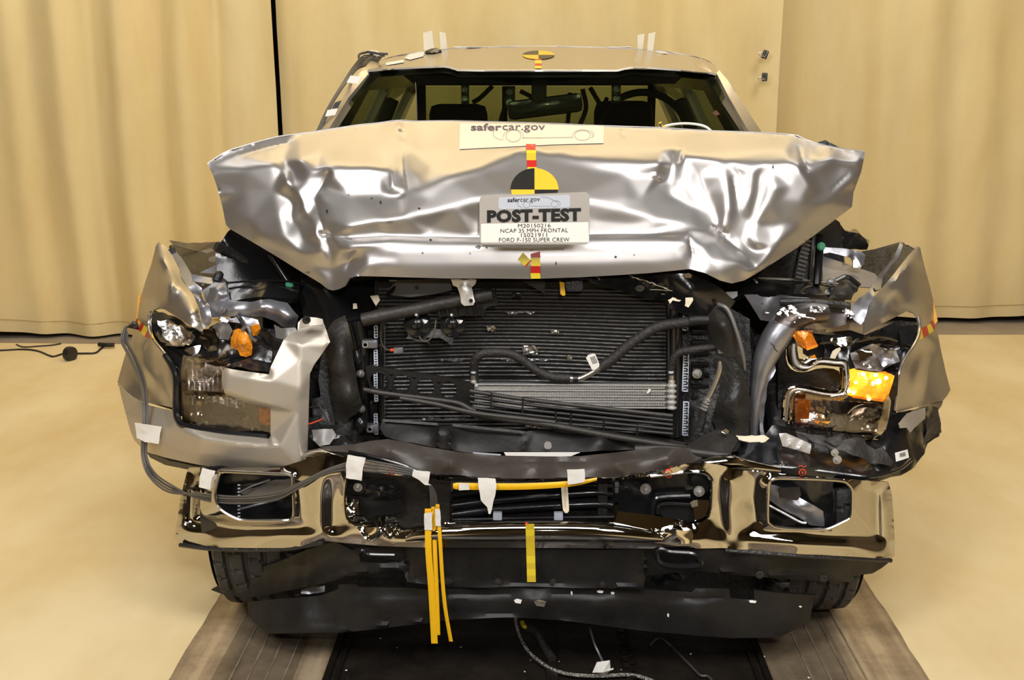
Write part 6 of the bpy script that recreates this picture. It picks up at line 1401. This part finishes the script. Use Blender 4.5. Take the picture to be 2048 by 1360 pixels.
for k in range(4):
    tube('cable', [(705, 918 + k * 7, .015), (740, 922 + k * 7, .0), (785, 930 + k * 5, -.01), (830, 942 + k * 3, -.01), (855, 962 + k, -.01), (861 + k * 3, 985, -.01), (862 + k * 4, 1018, -.01)], M['darkwire'], cab2, r=.0032, n=6, k=50)
tape('tape_patch', S('270,846,.385 300,850,.37 323,853,.37 320,870,.37 317,888,.37 290,884,.375 274,876,.39'), 'off-white tape over the grey cables on the silver corner below the left headlight', crum=.002)
tape('tape_patch', S('404,936,.165 430,941,.15 427,960,.148 423,980,.146 410,978,.15 398,974,.158 400,955,.16'), 'grey-white tape hanging from the silver trim at the left bumper end', crum=.002)
tape('tape_patch', S('696,910,.0 731,916,.0 727,931,-.002 726,942,-.003 723,962,-.004 708,958,-.004 691,956,.0 692,930,-.002'), 'crumpled grey-white tape holding cables on the bumper, left of the centre opening', crum=.003)
tape('tape_patch', S('827,939,-.02 862,943,-.02 859,957,-.022 856,966,-.022 862,970,-.022 850,969,-.022 838,960,-.022 825,952,-.02'), 'twisted grey-white tape where the dark cables turn down', crum=.004)
tape('tape_patch', S('956,956,-.045 991,957,-.045 993,975,-.05 990,994,-.05 984,1012,-.05 981,1028,-.05 977,1027,-.05 974,1015,-.05 962,1000,-.05 958,980,-.05'), 'grey-white tape tail tapering to a point over the lying yellow strip', crum=.002)
tape('tape_patch', S('1134,939,-.045 1169,938,-.045 1170,955,-.048 1169,964,-.048 1136,970,-.048 1135,955,-.046'), 'square grey-white tape over the right end of the lying yellow strip', crum=.0015)

# ---- yellow contact strips
def yst(name, pts, w, label, group=None, tp=None, Yt=.008):
    V = []; q = cr(pts, 40)
    root = tag(empty(name, P(*pts[0])), label, 'strip', group)
    rows = [[(p[0] - w / 2, p[1], p[2]) for p in q[::3]] , [(p[0], p[1], p[2] - .003) for p in q[::3]], [(p[0] + w / 2, p[1], p[2]) for p in q[::3]]]
    loft('strip_body', rows, 40, 5, M['strip'], root, th=.004)
    if tp: skin('tape_wrap', [(*p, tp[4] if len(tp) > 4 else pts[0][2] - .008) for p in ((pts[0][0] - w / 2 - 1.5, tp[0]), (pts[0][0] + w / 2 + 1.5, tp[0] + tp[2]), (pts[0][0] + w / 2 + tp[3], tp[1]), (pts[0][0] - w / 2 - .5, tp[1]))], M['white'], root, step=5, th=.001, crumple=.0015, cs=60)
    for d in (-w * .22, w * .22): lathe('strip_rivet', P(pts[0][0] + d, pts[0][1] + 4, pts[0][2] - .005), (0, -1, 0), [(.0022, 0), (.0018, .001), (0, .001)], M['wingold'], root, n=8)
    return root
yst('contact_strip', [(856, 1018, -.035), (857, 1100, -.04), (863, 1180, -.035), (869, 1287, -.03)], 13, 'wide yellow strip hanging over the bumper, leftmost of the hanging three', None, (1027, 1060, -2, 2))
yst('contact_strip', [(867, 1014, -.030), (870, 1100, -.036), (873, 1180, -.032), (876, 1270, -.028)], 9, 'yellow strip hanging in the middle of three, its end just above its wide neighbour')
yst('contact_strip', [(875, 1009, -.042), (880, 1080, -.046), (885, 1160, -.044), (891, 1220, -.04), (902, 1283, -.03)], 7.5, 'narrow yellow strip curving right at its end, rightmost of the hanging three', None, (1018, 1052, 2, 3))
hy = tag(empty('contact_strip', P(1050, 970, -.03)), 'long yellow strip lying along the bumper opening under two grey-white tapes', 'strip')
hy_pts = S('906,972,-.03 960,973,-.032 1040,973,-.034 1110,970,-.034 1160,965,-.032 1194,958,-.03')
q = cr(hy_pts, 40); wd = np.interp(np.linspace(0, 1, 40), [0, .03, .8, 1], [5, 7, 6, 3])
loft('strip_body', [[(p[0], p[1] - w_, p[2]) for p, w_ in zip(q, wd)], [(p[0], p[1], p[2] - .003) for p in q], [(p[0], p[1] + w_, p[2]) for p, w_ in zip(q, wd)]], 40, 5, M['strip'], hy, th=.004, lin=True)
skin('tape_wrap', S('917,966,-.038 938,967,-.038 939,980,-.038 918,981,-.038'), M['white'], hy, step=5, th=.001, crumple=.001, cs=60)
# lemon checked tape on the bumper centre
yt = tag(empty('checked_tape', P(1060, 1100, -.04)), 'faded yellow banded tape hanging straight down over the bumper centre', 'tape')
ybs = [1048, 1059, 1072, 1086, 1099, 1112, 1126, 1138, 1151, 1164]
for i in range(9):
    a, b = ybs[i], ybs[i + 1]; f = lambda y: 1051 + (y - 1048) * .028; g2 = lambda y: -.066 + (y - 1048) * .00022 if y < 1090 else -.052
    skin('tape_block', [(f(a), a, g2(a)), (f(a) + 17.5, a, g2(a)), (f(b) + 17.5, b, g2(b)), (f(b), b, g2(b))], M['lemon' if i % 2 else 'lemon2'], yt, step=6, th=.001)
skin('tape_block', S('1050,1045,-.064 1056,1044,-.064 1056,1050,-.066 1050,1050,-.066'), M['red'], yt, step=4, th=.001)
wt = tag(skin('tag_stick', S('1122,969,.0 1135,969,.0 1138,1015,-.005 1138,1022,-.005 1135,1026,-.005 1130,1026,-.005 1126,1020,-.005 1124,1000,.0'), M['card'], None, step=8, th=.001), 'slim cream tag with handwriting hanging below the square tape', 'tag')
g = join(*[line([(1127 + (i % 3), 972 + i * 3.0), (1129.5, 971 + i * 3), (1132, 973 + i * 3.0)], .8, lambda x, y: P(x, y, -.008)) for i in range(15)])
mk('handwriting', *g, M['greyink'], wt)

# ---- binder clips on the right slit
def clip(px, py, rot, label):
    o = tag(empty('binder_clip', P(px, py, 4.5)), label, 'clip')
    c = P(px, py, 4.52); g = boxgeo((0, 0, 0), (.035, .03, .055), bev=.2); R_ = Matrix.Rotation(rot, 3, 'Y')
    mk('clip_body', [R_ @ v + c for v in g[0]], g[1], M['ink'], o)
    for s in (-1, 1):
        pts = [(c + R_ @ Vector(v)) for v in ((0, -.015, s * .012), (-.03, -.02, s * .012 - .01), (-.05, -.02, s * .006), (-.03, -.02, s * .012 + .01), (0, -.015, s * .012))] if s < 0 else [(c + R_ @ Vector(v)) for v in ((.0, -.015, .02), (.006, -.03, .028), (.0, -.03, -.028), (0, -.015, -.02))]
        tube('clip_handle', [tuple(p) for p in pts], M['zinc'], o, r=.0018, n=6, world=True)
clip(1530, 109, .35, 'black binder clip pinching the drape slit, upper of two')
clip(1529, 154, .05, 'black binder clip pinching the drape slit, lower of two')

# ---- floor cables left
def gp(x, y, z=.012): return tuple(G(x, y, z))
fc = tag(empty('floor_cable', G(100, 695)), 'black cable along the foot of the left drape with a round plug', 'cable')
tube('cable', [gp(-60, 702), gp(0, 701), gp(45, 699), gp(75, 702), (*gp(98, 711)[:2], .012), gp(108, 713), gp(125, 708), gp(135, 707)], M['ink'], fc, r=.007, n=8, world=True, k=60)
tube('cable', [gp(145, 707), gp(170, 707), gp(190, 706), gp(200, 699), gp(208, 692)], M['ink'], fc, r=.007, n=8, world=True, k=40)
tube('connector', [gp(198, 689, .03), gp(212, 690, .03), gp(228, 690, .03)], M['ink'], fc, r=.016, n=10, world=True)
c = G(140, 707, .05); lathe('round_plug', (c.x, c.y, .048), (1, -.35, 0), [(.02, -.024), (.045, -.022), (.048, -.01), (.048, .01), (.045, .022), (.02, .024)], M['ink'], fc, n=26)
tag(tube('floor_cable', [gp(33, 689), gp(48, 694), gp(80, 692), gp(105, 690), gp(122, 687)], M['ink'], None, r=.005, n=8, world=True, k=40), 'thin black cable looping out from under the left drape', 'cable')

# ---- steel rope and leads on the track in front
def gz(x, y, z): return tuple(G(x, y, z))
sr = tag(empty('steel_rope', G(1100, 1340)), 'twisted steel rope curving from under the truck over the track', 'rope')
tube('rope', [gz(1030, 1232, .10), gz(1036, 1262, .06), gz(1052, 1296, .03), gz(1078, 1322, .018), gz(1110, 1341, .016), gz(1150, 1350, .016), gz(1200, 1352, .016), gz(1260, 1350, .016), gz(1300, 1360, .016), gz(1330, 1375, .016)], M['steelrope'], sr, r=.0062, n=10, world=True, k=160)
tg_ = [gz(1180, 1256, .10), gz(1188, 1285, .07), gz(1200, 1312, .04), gz(1212, 1338, .02)]
tag(tube('guide_rod', tg_, M['galv'], None, r=.004, n=8, world=True), 'thin metal rod leaning down to the white rag', 'rod')
rg_ = [gz(1186, 1346, .02), gz(1195, 1336, .03), gz(1219, 1336, .03), gz(1220, 1343, .03), gz(1227, 1346, .02), gz(1226, 1353, .012), gz(1205, 1352, .012), gz(1188, 1351, .012)]
g = solid([Vector(v) + Vector((0, .01 * (i % 2), .012 * (i % 3))) for i, v in enumerate(rg_)] + [Vector(gz(1206, 1345, .045))], [(i, (i + 1) % 8, 8) for i in range(8)], .003)
tag(mk('rag', *g, M['paper'], None), 'small white rag lying on the steel rope', 'rag')
tag(tube('loose_wire', [gz(1300, 1290, .04), gz(1318, 1276, .05), gz(1340, 1290, .02), gz(1375, 1325, .012), gz(1400, 1350, .012), gz(1415, 1352, .012), gz(1425, 1362, .012)], M['darkwire'], None, r=.004, n=8, world=True, k=50), 'thin dark wire curling over the right half of the track', 'wire')
tag(tube('yellow_lead', [gz(1043, 1243, .10), gz(1048, 1252, .09), gz(1056, 1257, .08)], M['lemon2'], None, r=.007, n=8, world=True), 'stub of dull yellow lead under the air dam', 'lead')
tag(tube('black_hose', [gz(1056, 1255, .09), gz(1075, 1268, .06), gz(1090, 1295, .03), gz(1105, 1318, .02)], M['hose'], None, r=.014, n=10, world=True), 'short black hose on the track behind the steel rope', 'hose')
# crumbs of broken lens and paint on the track: one chip each
rd = random.Random(11)
cm = None
for i in range(14):
    x = rd.uniform(600, 1620); y = rd.uniform(1275, 1355); s = rd.uniform(.002, .005)
    p = G(x, y, .012); g = boxgeo((p.x, p.y, .010 + s * .2), (s * 1.6, s, s * .4), (rd.uniform(0, 3), 'Z'))
    o = mk('debris_chip', *g, M['paper'] if i % 4 else M['duct'], None)
    tag(o, 'tiny chip of broken plastic lying on the dark track in front of the truck', 'debris', 'chips scattered on the track')
